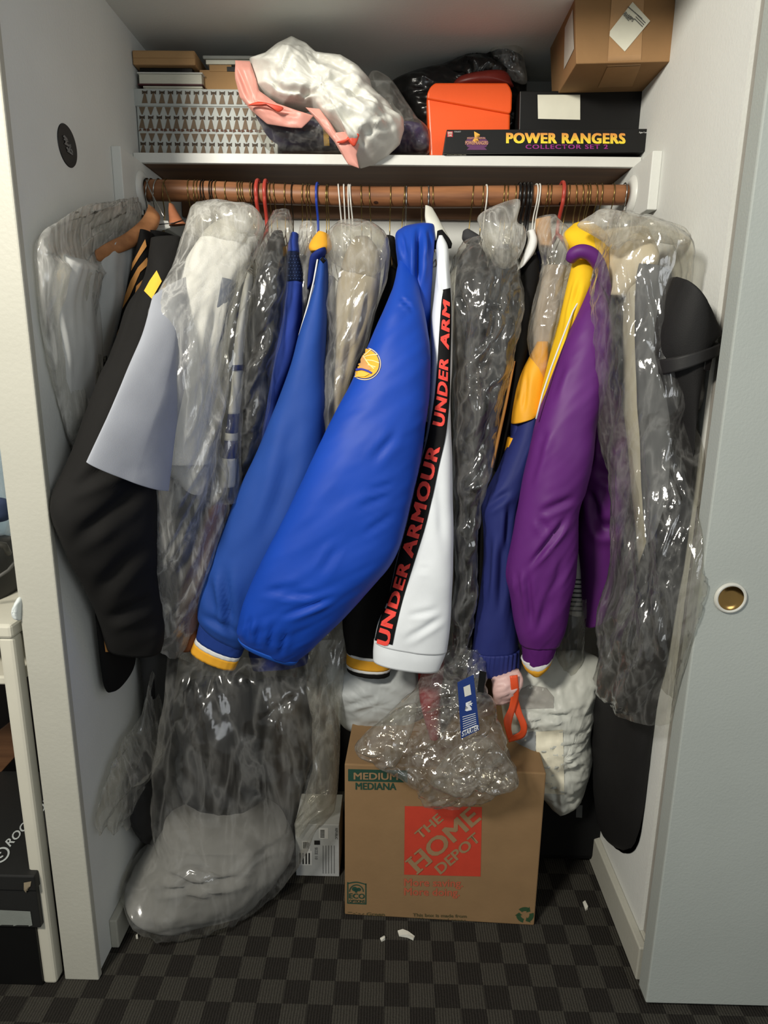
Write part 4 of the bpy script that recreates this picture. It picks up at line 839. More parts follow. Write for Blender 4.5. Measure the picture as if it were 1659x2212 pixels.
# 16 white track jacket
C_track = cloth('white_track_fabric', (236, 240, 243), 0.7, 0.3)
t = garment('white_track_jacket', 'white track jacket with red lettering on black sleeve tape', 'jacket', 945, 470, .33)
loft('collar', [(921, 446, 931, 450, .40, .008), (920, 470, 948, 478, .36, .014), (925, 495, 964, 505, .34, .016), (936, 521, 976, 527, .33, .014)], cloth('cream_collar', (222, 221, 208), 0.7), t, nu=40, step=4, wr=SOFT, seed=85)
loft('collar_inside', [(944, 500, 956, 497, .321, .010), (938, 522, 975, 522, .321, .010), (938, 538, 975, 536, .318, .008)], C_blk2, t, nu=36, step=3)
tk = loft('sleeve', [(948, 510, 956, 510, .31, .010), (943, 530, 968, 535, .30, .022), (944, 570, 971, 580, .285, .028), (938, 640, 976, 650, .275, .032), (932, 700, 977, 712, .27, .034), (931, 780, 976, 790, .265, .035), (928, 850, 973, 862, .26, .035), (921, 930, 975, 940, .255, .036), (904, 1015, 977, 1030, .25, .038), (878, 1120, 979, 1135, .245, .04), (855, 1215, 978, 1230, .24, .042), (836, 1300, 974, 1310, .24, .042), (818, 1342, 971, 1360, .24, .04), (809, 1384, 965, 1406, .24, .036)], C_track, t, nu=96, step=6, ex=2.4, wr=[('f', .004, 7, 4, .2)], seed=86,
    creases=[((870, 1385), (960, 1330), 7, .004), ((880, 1330), (950, 1315), 6, .003), ((905, 1228), (935, 1238), 4, .003), ((945, 1000), (960, 1200), 10, .003), ((950, 545), (958, 640), 4, .006)])
loft('cuff', [(808, 1382, 965, 1404, .24, .038), (806, 1404, 960, 1418, .24, .037), (806, 1426, 948, 1447, .24, .033)], C_track, t, nu=72, step=4)
tpL = [(957, 626), (953, 660), (949, 718), (945, 790), (941, 840), (936, 880), (925, 944), (908, 1012), (880, 1132), (859, 1211), (841, 1286), (821, 1340), (810, 1383)]
tpR = [(972, 622), (974, 660), (974, 718), (972, 790), (971, 840), (969, 880), (962, 944), (948, 1008), (923, 1122), (895, 1215), (872, 1290), (857, 1350), (848, 1393)]
tape = decal('sleeve_tape', *strip2(tpL, tpR, 8, 120), cloth('black_tape', (20, 19, 20), 0.65), t, tk, 0.0012)
decal('piping', *strip2([(p[0]-6.5, p[1]) for p in tpL[6:12]], [(p[0]-3, p[1]+1) for p in tpL[6:12]], 2, 70), C_wknit, t, tk, 0.0016)
A_, B_ = cr(np.array(tpL, float), 400), cr(np.array(tpR, float), 400)
def tape_text(s, y0, y1, sh=0.12, lo=.15, hi=.80):
    V, Fs = text2(s, bold=0.05, shear=sh, space=1.12)
    out = []
    for x, y, k in V:
        yy = y0+(y1-y0)*x; a = np.array([np.interp(yy, A_[:, 1], A_[:, 0]), yy]); b = np.array([np.interp(yy, B_[:, 1], B_[:, 0]), yy+5])
        q = a+(b-a)*(hi-(hi-lo)*y); out.append(tuple(q)+(k,))
    return out, Fs
dens = lambda v: v
C_redp = cloth('coral_red_print', (248, 84, 74), 0.55)
for s, a, b in (('UNDER', 1391, 1213), ('ARMOUR', 1202, 962), ('UNDER', 918, 772), ('ARM', 752, 646)):
    decal('lettering', *tape_text(s, a, b), C_redp, t, tk, 0.0024)
loft('body', [(905, 560, 960, 560, .48, .10), (905, 900, 975, 900, .48, .12), (900, 1300, 975, 1300, .48, .12)], C_track, t, nu=36, seed=87)
blob('underarm_fold', [(922, 884), (934, 880), (936, 900), (926, 912), (910, 905), (912, 894)], C_track, t, .285, .012, seed=88, nt=40, nr=8)
loft('black_lining', [(910, 905, 936, 900, .31), (912, 940, 930, 940, .31), (900, 990, 915, 990, .31)], C_blk2, t, T=.01, nu=24)
# 17 charcoal suits in plastic
t = garment('bagged_suits', 'charcoal suits in a shiny clear cover right of the white track jacket', 'suit', 1050, 500, .36)
loft('shoulder_roll', [(1000, 500, 1012, 496, .40, .02), (998, 514, 1038, 512, .39, .022), (1003, 524, 1036, 524, .39, .02)], C_char, t, nu=32, step=3)
loft('suit', [(1012, 530, 1034, 530, .39, .02), (994, 556, 1046, 552, .385, .04), (986, 600, 1050, 600, .38, .06), (982, 700, 1048, 700, .37, .065), (984, 900, 1046, 900, .36, .065), (986, 1100, 1030, 1100, .36, .06), (984, 1250, 1022, 1250, .35, .05), (982, 1392, 1012, 1392, .34, .04)], C_char, t, nu=56, wr=LONG, seed=90)
loft('suit', [(1078, 532, 1098, 530, .38, .02), (1060, 560, 1112, 556, .375, .04), (1050, 610, 1115, 610, .37, .06), (1046, 700, 1112, 700, .36, .065), (1046, 850, 1086, 850, .36, .065), (1040, 1000, 1060, 1000, .36, .05), (1030, 1080, 1045, 1080, .36, .04)], cloth('dark_grey_wool', (50, 51, 54), 0.85), t, nu=56, wr=LONG, seed=91)
loft('black_edge', [(1012, 1050, 1036, 1050, .32), (1006, 1200, 1030, 1200, .31), (1004, 1330, 1024, 1330, .30), (1005, 1388, 1014, 1388, .30)], C_blk2, t, T=.03, nu=32)
loft('plastic_cover', [(1000, 522, 1110, 500, .37, .04), (982, 560, 1119, 560, .34, .06), (970, 610, 1125, 620, .325, .075), (974, 690, 1123, 690, .315, .08), (979, 780, 1104, 780, .31, .082), (981, 880, 1086, 880, .305, .08), (978, 1010, 1058, 1010, .30, .075), (980, 1100, 1036, 1100, .295, .068), (981, 1216, 1028, 1216, .29, .06), (978, 1320, 1022, 1320, .285, .05), (976, 1398, 1012, 1398, .285, .03)], F_cr, t, nu=120, step=5, wr=[('r', .006, 16, 3, .2), ('t', .013, 22, 9, .4), ('t', .005, 55, 30, .5)], seed=92, capt=False, capb=False,
    creases=[((1090, 600), (1060, 740), 6, .012), ((1075, 640), (1085, 680), 5, .012), ((985, 600), (1010, 680), 6, .012), ((1060, 760), (1070, 560), 6, .01), ((1015, 760), (1040, 900), 7, .01)])
blob('cover_flap', [(1037, 462), (1119, 430), (1117, 478), (1133, 490), (1136, 520), (1120, 560), (1090, 600), (1060, 560), (1040, 500)], F_mk, t, .335, .03, seed=93, nt=90, wr=FW2)
# 18 black jacket with white collar
t = garment('white_collared_jacket', 'slim black jacket with a white collar beside the charcoal suits', 'jacket', 1140, 510, .36)
loft('collar', [(1138, 500, 1154, 497, .36, .015), (1141, 518, 1160, 522, .35, .02), (1132, 548, 1152, 548, .34, .022), (1116, 586, 1132, 574, .33, .016)], C_wknit, t, nu=40, step=4)
loft('sleeve', [(1138, 560, 1158, 550, .36, .02), (1124, 590, 1160, 590, .355, .03), (1122, 680, 1142, 682, .35, .034), (1110, 760, 1134, 760, .35, .035), (1094, 860, 1112, 870, .35, .035), (1076, 940, 1096, 950, .345, .035), (1048, 1040, 1074, 1040, .34, .035), (1030, 1120, 1052, 1120, .335, .035), (1024, 1250, 1046, 1250, .335, .034), (1020, 1390, 1040, 1390, .335, .03)], C_blk2, t, nu=48, wr=SOFT, seed=95)
loft('tan_stripe', [(1108, 780, 1113, 780, .315), (1090, 870, 1096, 870, .31), (1072, 950, 1079, 950, .305), (1060, 1010, 1066, 1010, .30)], C_tan, t, T=.006, nu=16)
loft('body', [(1130, 520, 1180, 520, .50, .08), (1090, 900, 1180, 900, .50, .12), (1030, 1300, 1150, 1300, .50, .12)], C_blk2, t, nu=32)
# 19 tan paper wrapped garment in film
t = garment('bagged_narrow_shirt', 'narrow garment in crinkled plastic with a tan paper neck beside the yellow collar', 'shirt', 1190, 480, .34)
loft('paper_neck', [(1157, 474, 1190, 468, .36, .012), (1158, 500, 1190, 500, .35, .02), (1166, 530, 1194, 535, .345, .016)], mat('tan_paper', (190, 150, 108), 0.8), t, nu=32, step=4)
loft('shirt', [(1176, 575, 1226, 575, .36), (1160, 640, 1212, 640, .355), (1148, 700, 1200, 700, .35), (1150, 750, 1188, 750, .35)], cloth('sand_fabric', (170, 158, 146), 0.85), t, T=.03, nu=44, wr=LONG, seed=97)
loft('plastic_cover', [(1160, 470, 1200, 466, .36, .025), (1158, 500, 1222, 495, .34, .035), (1164, 540, 1228, 535, .33, .042), (1172, 575, 1232, 575, .325, .046), (1160, 625, 1216, 635, .32, .048), (1145, 675, 1206, 690, .315, .048), (1140, 725, 1194, 740, .31, .045), (1148, 780, 1184, 795, .31, .036), (1160, 830, 1176, 842, .31, .02)], F_cl, t, nu=90, step=5, wr=FW2, seed=98, capt=False, capb=False)
# 20 navy and gold jacket
C_indigo = cloth('indigo_satin', (38, 46, 106), 0.65, 0.25, bump=0.08)
t = garment('navy_gold_jacket', 'navy jacket with gold upper sleeve, elastic cuff and hang tag', 'jacket', 1160, 560, .36)
loft('shoulder', [(1160, 544, 1178, 544, .40, .03), (1158, 620, 1176, 620, .40, .04), (1138, 720, 1160, 720, .39, .04), (1128, 790, 1150, 790, .385, .035)], C_indigo, t, nu=36)
loft('gold_sliver', [(1159, 588, 1164, 588, .365), (1150, 634, 1155, 634, .36)], C_gold, t, T=.008, nu=16)
C_gsat = cloth('gold_satin', (240, 172, 44), 0.55, 0.3)
loft('upper_sleeve', [(1162, 738, 1176, 738, .33, .02), (1143, 773, 1178, 775, .325, .03), (1127, 803, 1176, 810, .32, .036), (1115, 840, 1172, 850, .315, .04), (1106, 888, 1166, 888, .31, .042), (1103, 915, 1160, 895, .31, .044)], C_gsat, t, nu=56, step=5, wr=SOFT, seed=100, creases=[((1140, 800), (1130, 895), 5, .006)])
loft('side_stripe', [(1103, 908, 1124, 908, .325), (1103, 944, 1118, 944, .325)], C_indigo, t, T=.03, nu=28)
loft('side_gold', [(1096, 944, 1116, 944, .325), (1086, 994, 1100, 994, .325)], C_gsat, t, T=.028, nu=28)
loft('lower_sleeve', [(1119, 909, 1162, 889, .31, .042), (1107, 944, 1158, 940, .305, .045), (1083, 1003, 1148, 990, .30, .048), (1060, 1050, 1136, 1030, .295, .05), (1043, 1093, 1122, 1080, .29, .05), (1045, 1150, 1112, 1150, .29, .05), (1044, 1216, 1108, 1216, .29, .05), (1037, 1290, 1112, 1300, .29, .052), (1026, 1345, 1118, 1350, .29, .05), (1020, 1405, 1120, 1400, .29, .044)], C_indigo, t, nu=72, step=6, wr=[('f', .005, 8, 4, .2), ('r', .003, 22, 4, .1)], seed=101, creases=[((1046, 1100), (1100, 1060), 8, .008), ((1060, 1150), (1052, 1290), 8, .008), ((1085, 1150), (1080, 1330), 9, .009), ((1100, 1080), (1096, 1200), 7, .007)])
loft('elastic_cuff', [(1020, 1402, 1121, 1398, .29, .046), (1014, 1420, 1123, 1420, .29, .046), (1009, 1449, 1124, 1440, .29, .043), (1012, 1453, 1118, 1448, .29, .036)], C_indigo, t, nu=120, step=3, rib=(95, .0022))
loft('hem_white', [(1112, 1030, 1136, 1030, .33), (1110, 1064, 1130, 1064, .33)], C_wknit, t, T=.03, nu=28)
loft('hem_gold', [(1107, 1064, 1128, 1064, .33), (1104, 1106, 1120, 1106, .33)], C_gsat, t, T=.03, nu=28)
# 21 yellow and purple jacket
C_purp = cloth('purple_satin', (94, 34, 112), 0.55, 0.35, bump=0.06); C_yel = cloth('yellow_fleece', (244, 196, 40), 0.8)
t = garment('purple_yellow_jacket', 'purple jacket with bright yellow collar and shoulder, white piping and striped cuff', 'jacket', 1265, 490, .30)
loft('yellow_collar', [(1240, 484, 1277, 481, .33, .02), (1218, 506, 1308, 506, .31, .035), (1226, 535, 1312, 545, .30, .042), (1250, 560, 1312, 590, .30, .042), (1270, 590, 1312, 640, .30, .03)], C_yel, t, nu=60, step=5, wr=SOFT, seed=103)
loft('yellow_shoulder', [(1238, 560, 1284, 575, .285, .02), (1232, 590, 1282, 597, .275, .03), (1216, 660, 1262, 660, .265, .036), (1202, 730, 1232, 730, .26, .038), (1186, 790, 1212, 800, .255, .038), (1172, 845, 1196, 855, .255, .036), (1162, 900, 1182, 905, .26, .03)], C_yel, t, nu=56, step=6, wr=[('f', .004, 12, 5, .2)], seed=104, creases=[((1255, 600), (1225, 700), 5, .006), ((1240, 590), (1200, 760), 5, .005)])
cb_ = cr(np.array([(1232, 562, .255), (1240, 549, .245), (1256, 543, .238), (1276, 549, .236), (1291, 567, .24), (1302, 595, .25), (1309, 630, .265), (1313, 665, .28)]), 40)
vv, ff = tube_vf(at(cb_[:, 0], cb_[:, 1], cb_[:, 2]), np.interp(np.linspace(0, 1, 40), [0, .12, .5, .8, 1], [.010, .0135, .0135, .012, .006]), 20)
obj('collar_band', vv, ff, C_purp, t)
pv = loft('body', [(1278, 600, 1306, 610, .335, .03), (1262, 700, 1318, 690, .33, .045), (1250, 800, 1334, 790, .32, .05), (1246, 900, 1350, 900, .31, .055), (1250, 1010, 1360, 1020, .31, .058), (1252, 1080, 1362, 1065, .31, .056), (1248, 1150, 1347, 1160, .31, .052), (1255, 1220, 1334, 1220, .31, .048), (1260, 1300, 1318, 1290, .31, .04), (1264, 1352, 1306, 1332, .31, .03)], C_purp, t, nu=80, step=6, wr=[('f', .006, 8, 4, .3)], seed=105,
    creases=[((1278, 910), (1275, 1010), 7, .016), ((1285, 990), (1345, 940), 10, .010), ((1270, 1060), (1290, 1110), 9, .014), ((1290, 1020), (1350, 1040), 12, .010), ((1280, 1140), (1350, 1140), 14, .010), ((1270, 1080), (1310, 1160), 12, .010), ((1300, 920), (1330, 960), 8, .006)])
ps = loft('sleeve', [(1278, 592, 1288, 600, .275, .012), (1258, 640, 1304, 650, .255, .03), (1238, 690, 1312, 700, .24, .045), (1213, 750, 1314, 770, .23, .055), (1186, 830, 1300, 850, .22, .062), (1160, 905, 1282, 920, .215, .066), (1146, 964, 1276, 990, .21, .068), (1129, 1037, 1264, 1050, .21, .066), (1117, 1105, 1248, 1100, .21, .062), (1104, 1183, 1245, 1170, .21, .06), (1095, 1240, 1240, 1240, .215, .058), (1103, 1290, 1229, 1290, .22, .055), (1112, 1350, 1218, 1350, .225, .05), (1122, 1388, 1206, 1386, .23, .04)], C_purp, t, nu=96, step=6, wr=[('f', .006, 7, 4, .3), ('r', .002, 24, 6, .6)], seed=106,
    creases=[((1140, 1228), (1228, 1115), 6, .012), ((1165, 1108), (1240, 1075), 8, .006), ((1165, 1120), (1185, 1150), 8, .005), ((1138, 1225), (1150, 1360), 6, .007), ((1200, 1240), (1160, 1370), 8, .006), ((1215, 1200), (1190, 1330), 8, .004), ((1115, 1235), (1120, 1290), 5, .006), ((1160, 980), (1180, 930), 9, .006), ((1140, 1050), (1170, 960), 9, .006), ((1190, 860), (1220, 780), 9, .005)])
tube('piping', [at(x, y, q) for x, y, q in ((1282, 592, .252), (1262, 630, .238), (1238, 672, .222), (1213, 735, .205), (1191, 793, .195), (1172, 850, .186), (1158, 905, .18))], 0.0017, C_wknit, t, 8)
loft('cuff', [(1127, 1388, 1203, 1384, .23, .040), (1129, 1410, 1198, 1402, .23, .038), (1131, 1432, 1190, 1420, .23, .034), (1146, 1446, 1172, 1436, .23, .026)], cloth('purple_rib', (84, 30, 100), 0.8), t, nu=64, step=4, rib=(300, .0006))
loft('white_band', [(1126, 1424, 1200, 1400, .23, .034), (1132, 1437, 1188, 1425, .23, .0345), (1147, 1450, 1172, 1440, .23, .027)], C_wknit, t, nu=64, step=3, rib=(300, .0006))
loft('gold_band', [(1128, 1432, 1196, 1410, .23, .031), (1134, 1444, 1186, 1432, .23, .033), (1148, 1455, 1170, 1446, .23, .026)], C_gold, t, nu=64, step=3, rib=(300, .0006))
# 22 striped shirt between sleeve and body
t = garment('striped_shirt', 'white shirt with thin dark stripes glimpsed between purple sleeve and purple body', 'shirt', 1245, 1200, .36)
s_ = loft('shirt', [(1236, 900, 1270, 900, .38), (1238, 1100, 1262, 1100, .365), (1230, 1245, 1260, 1245, .36), (1226, 1322, 1258, 1322, .36)], C_wknit, t, T=.03, nu=36)
for k in range(8):
    y = 1250+k*9.6
    decal('stripe', *strip2([(1224, y), (1226, y+3.2)], [(1264, y+1), (1264, y+4.2)], 6, 3), cloth('slate_stripe', (70, 72, 78), 0.8), t, s_, 0.0008)
loft('plastic_cover', [(1214, 1280, 1266, 1280, .34), (1208, 1380, 1262, 1380, .33), (1200, 1440, 1255, 1450, .33), (1205, 1500, 1230, 1500, .33)], F_cl, t, T=.04, nu=60, step=5, wr=FW2, seed=108, capt=False, capb=False)
loft('side_tag', [(1216, 1330, 1250, 1330, .365), (1214, 1420, 1246, 1420, .365)], C_char, t, T=.004, nu=16)
# 23 bagged clothes at the right end
t = garment('bagged_right_clothes', 'clothes in a long shiny clear cover at the right end of the rail', 'clothing', 1390, 480, .25)
loft('paper_shoulder', [(1310, 500, 1400, 490, .34, .27, .02), (1312, 560, 1420, 560, .31, .21, .03), (1312, 640, 1350, 640, .29, .25, .02)], mat('cream_shoulder_paper', (216, 204, 180), 0.8), t, nu=44, step=5, wr=SOFT, seed=109)
loft('dark_coat', [(1330, 580, 1345, 580, .34, .015), (1320, 610, 1352, 610, .335, .04), (1318, 650, 1352, 650, .33), (1320, 800, 1356, 800, .32), (1340, 1000, 1372, 1000, .31), (1335, 1230, 1400, 1240, .29), (1322, 1380, 1396, 1400, .27), (1325, 1470, 1400, 1500, .26)], cloth('black_wool', (48, 47, 46), 0.85), t, T=.05, nu=52, wr=LONG, seed=110)
loft('beige_coat', [(1352, 560, 1410, 560, .27), (1352, 700, 1392, 700, .25), (1352, 860, 1386, 860, .245), (1362, 1000, 1396, 1000, .24), (1375, 1150, 1408, 1150, .235), (1392, 1320, 1420, 1320, .23)], cloth('stone_fabric', (186, 180, 164), 0.85), t, T=.03, nu=48, wr=LONG, seed=111)
loft('grey_coat', [(1388, 580, 1440, 580, .25, .20, .03), (1386, 760, 1446, 760, .24, .17, .035), (1390, 900, 1452, 900, .23, .16, .035), (1405, 1100, 1466, 1100, .22, .15, .035), (1415, 1300, 1462, 1300, .22, .15, .03), (1420, 1440, 1450, 1440, .22, .16, .02)], cloth('mid_grey_wool', (104, 106, 110), 0.85), t, nu=52, wr=LONG, seed=112)
loft('plastic_cover', [(1290, 470, 1440, 478, .34, .16, .02), (1286, 500, 1488, 510, .32, .09, .045), (1310, 550, 1478, 560, .29, .09, .06), (1312, 640, 1458, 640, .27, .09, .075), (1314, 730, 1464, 730, .26, .085, .08), (1330, 850, 1482, 850, .25, .06, .085), (1350, 930, 1466, 930, .24, .07, .085), (1360, 1035, 1504, 1035, .22, .04, .09), (1350, 1110, 1524, 1100, .20, .01, .095), (1334, 1200, 1540, 1170, .19, -.02, .095), (1316, 1280, 1540, 1275, .18, -.03, .095), (1304, 1370, 1516, 1370, .17, -.02, .09), (1300, 1450, 1496, 1470, .17, .0, .08), (1325, 1490, 1482, 1550, .17, .01, .06)], F_cr, t, nu=140, step=5, wr=[('r', .009, 12, 1.8, .1), ('t', .013, 18, 5, .3), ('t', .005, 48, 22, .4)], seed=113, capt=False, capb=False,
    creases=[((1420, 690), (1440, 860), 7, .012), ((1400, 560), (1440, 800), 7, .010), ((1450, 1000), (1480, 1090), 7, .014), ((1375, 900), (1420, 1500), 9, .014), ((1400, 1150), (1460, 1480), 8, .010), ((1360, 700), (1350, 560), 6, .010), ((1450, 860), (1400, 700), 7, .01)])
blob('cover_collar', [(1247, 486), (1277, 464), (1305, 451), (1366, 463), (1421, 474), (1477, 491), (1490, 518), (1470, 530), (1420, 520), (1360, 520), (1330, 540), (1300, 520), (1275, 505)], film('crisp_milky', 0.2, 0.35, 0.6, scale=(34, 34, 10)), t, .22, .03, center=(1370, 495), seed=114, nt=110, tilt=0, wr=FW2)
# ------------------------------------------------------------------ below the clothes
BX, BY, BR = 0.1268, 0.1728, -0.0394
# moving box
t = thing('moving_box', 'brown cardboard moving box with an orange square logo standing on the carpet', 'box', (BX, BY, 0))
M_mov = mat('moving_box_card', (138, 110, 78), 0.85, 0.15, 0.05, 14, 0.15, 120)
mb = box('carton', (BX-.2285, BY, 0.001), (BX+.2285, BY+.45, 0.416), M_mov, t, 0.003, rot=BR, piv=(BX, BY, 0))
o_p = mat('orange_print', (188, 60, 40), 0.75); g_p = mat('green_print', (30, 66, 52), 0.75); r_p = mat('faded_red_print', (176, 88, 62), 0.8); k_p = mat('bare_card', (146, 117, 84), 0.85)
lg = decal('logo_square', *polys2([[(874.5, 1741), (1041, 1743), (1038, 1893), (873, 1889)]], 60), o_p, t, mb, .0006)
def stencil(s, O, X, Yv, **k): return text_px(s, O, X, Yv, **k)
decal('lettering', *join2([text_px('THE', (908, 1814), (51, -44), (-14, -15), bold=0.03), text_px('HOME', (904, 1886), (137, -117), (-27, -29), bold=0.03), text_px('DEPOT', (952, 1889), (88, -76), (-15, -17), bold=0.03)]), k_p, t, mb, .0011)
# slab serifs of the stencil letters
def serif(O, X, Yv, spots, w=.05, h=.10):
    O, X, Yv = map(np.array, (O, X, Yv)); L = []
    for u in spots:
        for v0 in (0, 1-h):
            L.append([tuple(O+(u-w)*X+v0*Yv), tuple(O+(u+w)*X+v0*Yv), tuple(O+(u+w)*X+(v0+h)*Yv), tuple(O+(u-w)*X+(v0+h)*Yv)])
    return polys2(L, 30)
decal('serifs', *serif((904, 1886), (137, -117), (-27, -29), (.03, .17)), k_p, t, mb, .0020)['kind'] = 'stuff'
decal('green_panel', *polys2([[(752, 1661), (880, 1664), (880, 1690), (752, 1687)]], 60), g_p, t, mb, .0006)
decal('lettering', *text_px('MEDIUM', (764, 1683), (96, 1), (0, -15), bold=0.03), k_p, t, mb, .0014)
decal('lettering', *text_px('MEDIANA', (768, 1705), (88, 1), (0, -15), bold=0.03), g_p, t, mb, .0007)
decal('lettering', *text_px('More saving.', (873, 1913), (127, 2), (0, -17), bold=0.03), r_p, t, mb, .0007)
decal('lettering', *text_px('More doing.', (873, 1933), (120, 2), (0, -17), bold=0.03), r_p, t, mb, .0007)
LL = [strip2([(750, 1905), (750, 1950)], [(752.5, 1905), (752.5, 1950)], 1, 8), strip2([(789, 1908), (789, 1953)], [(791.5, 1908), (791.5, 1953)], 1, 8), polys2([[(750, 1949), (791, 1951), (791, 1953.5), (750, 1951.5)]], 30), strip2([(750, 1907), (770, 1904), (791, 1909)], [(750, 1909.5), (770, 1906.5), (791, 1911.5)], 1, 12),
      text_px('ECO', (754, 1940), (34, 1), (0, -11), bold=0.03), text_px('OPTIONS', (754, 1949), (34, 1), (0, -6.5)), disc2(770, 1926, 16, 16, r0=.86, a0=math.pi, a1=2*math.pi, n=16, rings=1), disc2(766, 1920, 6, 5, n=10, rings=1), disc2(775, 1921, 5, 4, n=10, rings=1), polys2([[(766, 1920), (774, 1920), (771, 1928), (767, 1928)]])]
decal('eco_mark', *join2(LL), g_p, t, mb, .0007)
decal('lettering', *join2([text_px('Think Green', (751, 1976), (80, 2), (0, -7), bold=.02), text_px('This box is made from', (892, 1979), (116, 3), (0, -7), bold=.02), text_px('100% recycled paper', (892, 1988), (114, 3), (0, -7), bold=.02)]), mat('dim_green_print', (84, 76, 48), 0.8), t, mb, .0007)
LL = []
for k in range(3):
    a0 = math.radians(90+120*k)
    LL.append(disc2(1134, 1976, 19, 17, r0=.5, a0=a0+.25, a1=a0+1.55, n=10, rings=1))
    a1 = a0+1.5; c_, s_ = math.cos(a1), math.sin(a1)
    LL.append(polys2([[(1134+22*c_, 1976+20*s_), (1134+6*c_, 1976+6*s_), (1134+14*math.cos(a1+.5), 1976+13*math.sin(a1+.5))]], 30))
decal('recycling_mark', *join2(LL), mat('recycle_green', (44, 72, 44), 0.75), t, mb, .0007)
# small white carton
t = thing('white_carton', 'small white carton with printed barcodes on the carpet left of the moving box', 'box', at(686, 1911, .30)*np.array([1, 1, 0]))
a, b = at(640, 1909, .30), at(733, 1912, .30); zt_ = float(at(686, 1781, .30)[2])
wc = box('carton', (a[0], .30, .001), (b[0], .42, zt_), mat('white_card', (176, 178, 178), 0.7), t, .0015)
k1 = mat('black_print', (26, 26, 26), .7); k2 = mat('grey_fine_print', (120, 122, 122), .7); k3 = mat('white_sticker', (208, 208, 206), .7)
decal('sticker', *polys2([[(689, 1788), (709, 1788), (709, 1812), (689, 1811)], [(653, 1816), (670, 1816), (670, 1838), (653, 1837)], [(644, 1838), (674, 1838), (674, 1869), (644, 1868)]]), k3, t, wc, .0006)
LL = []
for k in range(6): LL.append([(692, 1792+k*3), (701, 1792+k*3), (701, 1793.6+k*3), (692, 1793.6+k*3)])
for k in range(7): LL.append([(655+k*2, 1818), (656.2+k*2, 1818), (656.2+k*2, 1832), (655+k*2, 1832)])
for k in range(4): LL.append([(647+k*6.5, 1842), (650+k*6.5, 1842), (650+k*6.5, 1866), (647+k*6.5, 1866)])
LL.append([(679, 1815), (691, 1815), (691, 1824), (679, 1824)])
decal('barcode', *polys2(LL), k1, t, wc, .0012)['kind'] = 'stuff'
decal('fine_print', *join2([polys2([[(697+k*6, 1826), (698.5+k*6, 1826), (698.5+k*6, 1895), (697+k*6, 1895)] for k in range(5)]), text_px('SIZE 10', (680, 1830), (0, 26), (6, 0)), text_px('REPUBLIC', (724, 1788), (0, 24), (5, 0))]), k2, t, wc, .0008)['kind'] = 'stuff'
# black suitcase right of the box
t = thing('black_suitcase', 'black soft suitcase in the shade right of the moving box', 'suitcase', (float(at(1235, 1900, .36)[0]), .36, 0))
a, b = at(1165, 1905, .36), at(1292, 1905, .36)
sc_ = box('case', (a[0]-.08, .36, .012), (b[0], .60, .30), mat('black_nylon', (16, 16, 17), .8, .2), t, .02)
for q in (a[0]-.05, b[0]-.03): box('foot', (q-.012, .38, .0005), (q+.012, .41, .014), M_blk, t, .002)
decal('label', *polys2([[(1245, 1738), (1258, 1739), (1257, 1766), (1244, 1765)]]), mat('dull_silver_tag', (96, 98, 98), .6), t, sc_, .001)
# long black padded bag leaning on the right wall
M_pad = mat('black_padded_fabric', (26, 25, 25), .7, .3, .05, 20, .2, 500)
t = thing('long_black_bag', 'long black padded carry bag with strap hanging against the right closet wall', 'bag', at(1480, 640, .08))
loft('bag', [(1470, 628, 1500, 627, .10, .06, .02), (1455, 632, 1522, 640, .13, .035, .035), (1452, 660, 1532, 666, .14, .03, .045), (1450, 720, 1533, 715, .145, .03, .05), (1455, 780, 1524, 770, .15, .035, .05), (1450, 900, 1507, 900, .16, .05, .05), (1430, 1050, 1492, 1050, .18, .06, .05), (1370, 1250, 1470, 1250, .24, .08, .055), (1310, 1400, 1445, 1420, .30, .10, .06), (1288, 1480, 1425, 1500, .32, .12, .065), (1278, 1600, 1410, 1600, .33, .13, .065), (1284, 1700, 1404, 1700, .33, .135, .06), (1296, 1772, 1404, 1770, .33, .135, .05), (1330, 1802, 1396, 1802, .30, .14, .035), (1355, 1811, 1390, 1811, .27, .15, .012)], M_pad, t, nu=72, step=8, wr=[('f', .006, 7, 4, .2), ('r', .003, 18, 5, .2)], seed=121)
loft('strap', [(1456, 762, 1524, 755, .12, .028, .052), (1456, 788, 1522, 782, .12, .028, .052)], mat('black_webbing', (30, 29, 29), .6), t, nu=48, step=4)
hexa('buckle', [at(x, y, .035) for x, y in ((1519, 800), (1534, 801), (1540, 773), (1524, 768))]+[at(x, y, .055) for x, y in ((1519, 800), (1534, 801), (1540, 773), (1524, 768))], M_blk, t, .002)
# white carrier bag with an orange tie
M_carrier = mat('carrier_plastic', (198, 199, 190), .42, .4, .04, 9, .3, 60)
t = thing('carrier_bag', 'stuffed white plastic bag with a hanging orange tie right of the moving box', 'bag', at(1190, 1600, .33))
cg = blob('bag', [(1068, 1470), (1090, 1446), (1130, 1436), (1200, 1410), (1260, 1406), (1292, 1420), (1290, 1480), (1284, 1520), (1274, 1548), (1272, 1576), (1278, 1618), (1270, 1660), (1262, 1694), (1250, 1722), (1236, 1736), (1205, 1753), (1190, 1742), (1172, 1720), (1123, 1680), (1102, 1634), (1092, 1580), (1082, 1516)], M_carrier, t, .34, .10, center=(1195, 1590), seed=131, nt=200, nr=44, smoothline=False, wr=[('t', .010, 10, 22, .4), ('r', .003, 16, 60, .4), ('t', .003, 50, 60, 0)],
    creases=[((1090, 1535), (1262, 1552), 5, .008), ((1090, 1575), (1270, 1530), 5, .007), ((1140, 1640), (1270, 1600), 4, .005), ((1160, 1690), (1262, 1630), 4, .005), ((1140, 1500), (1180, 1470), 6, .006), ((1204, 1745), (1200, 1690), 5, .006)], Tb=.08)
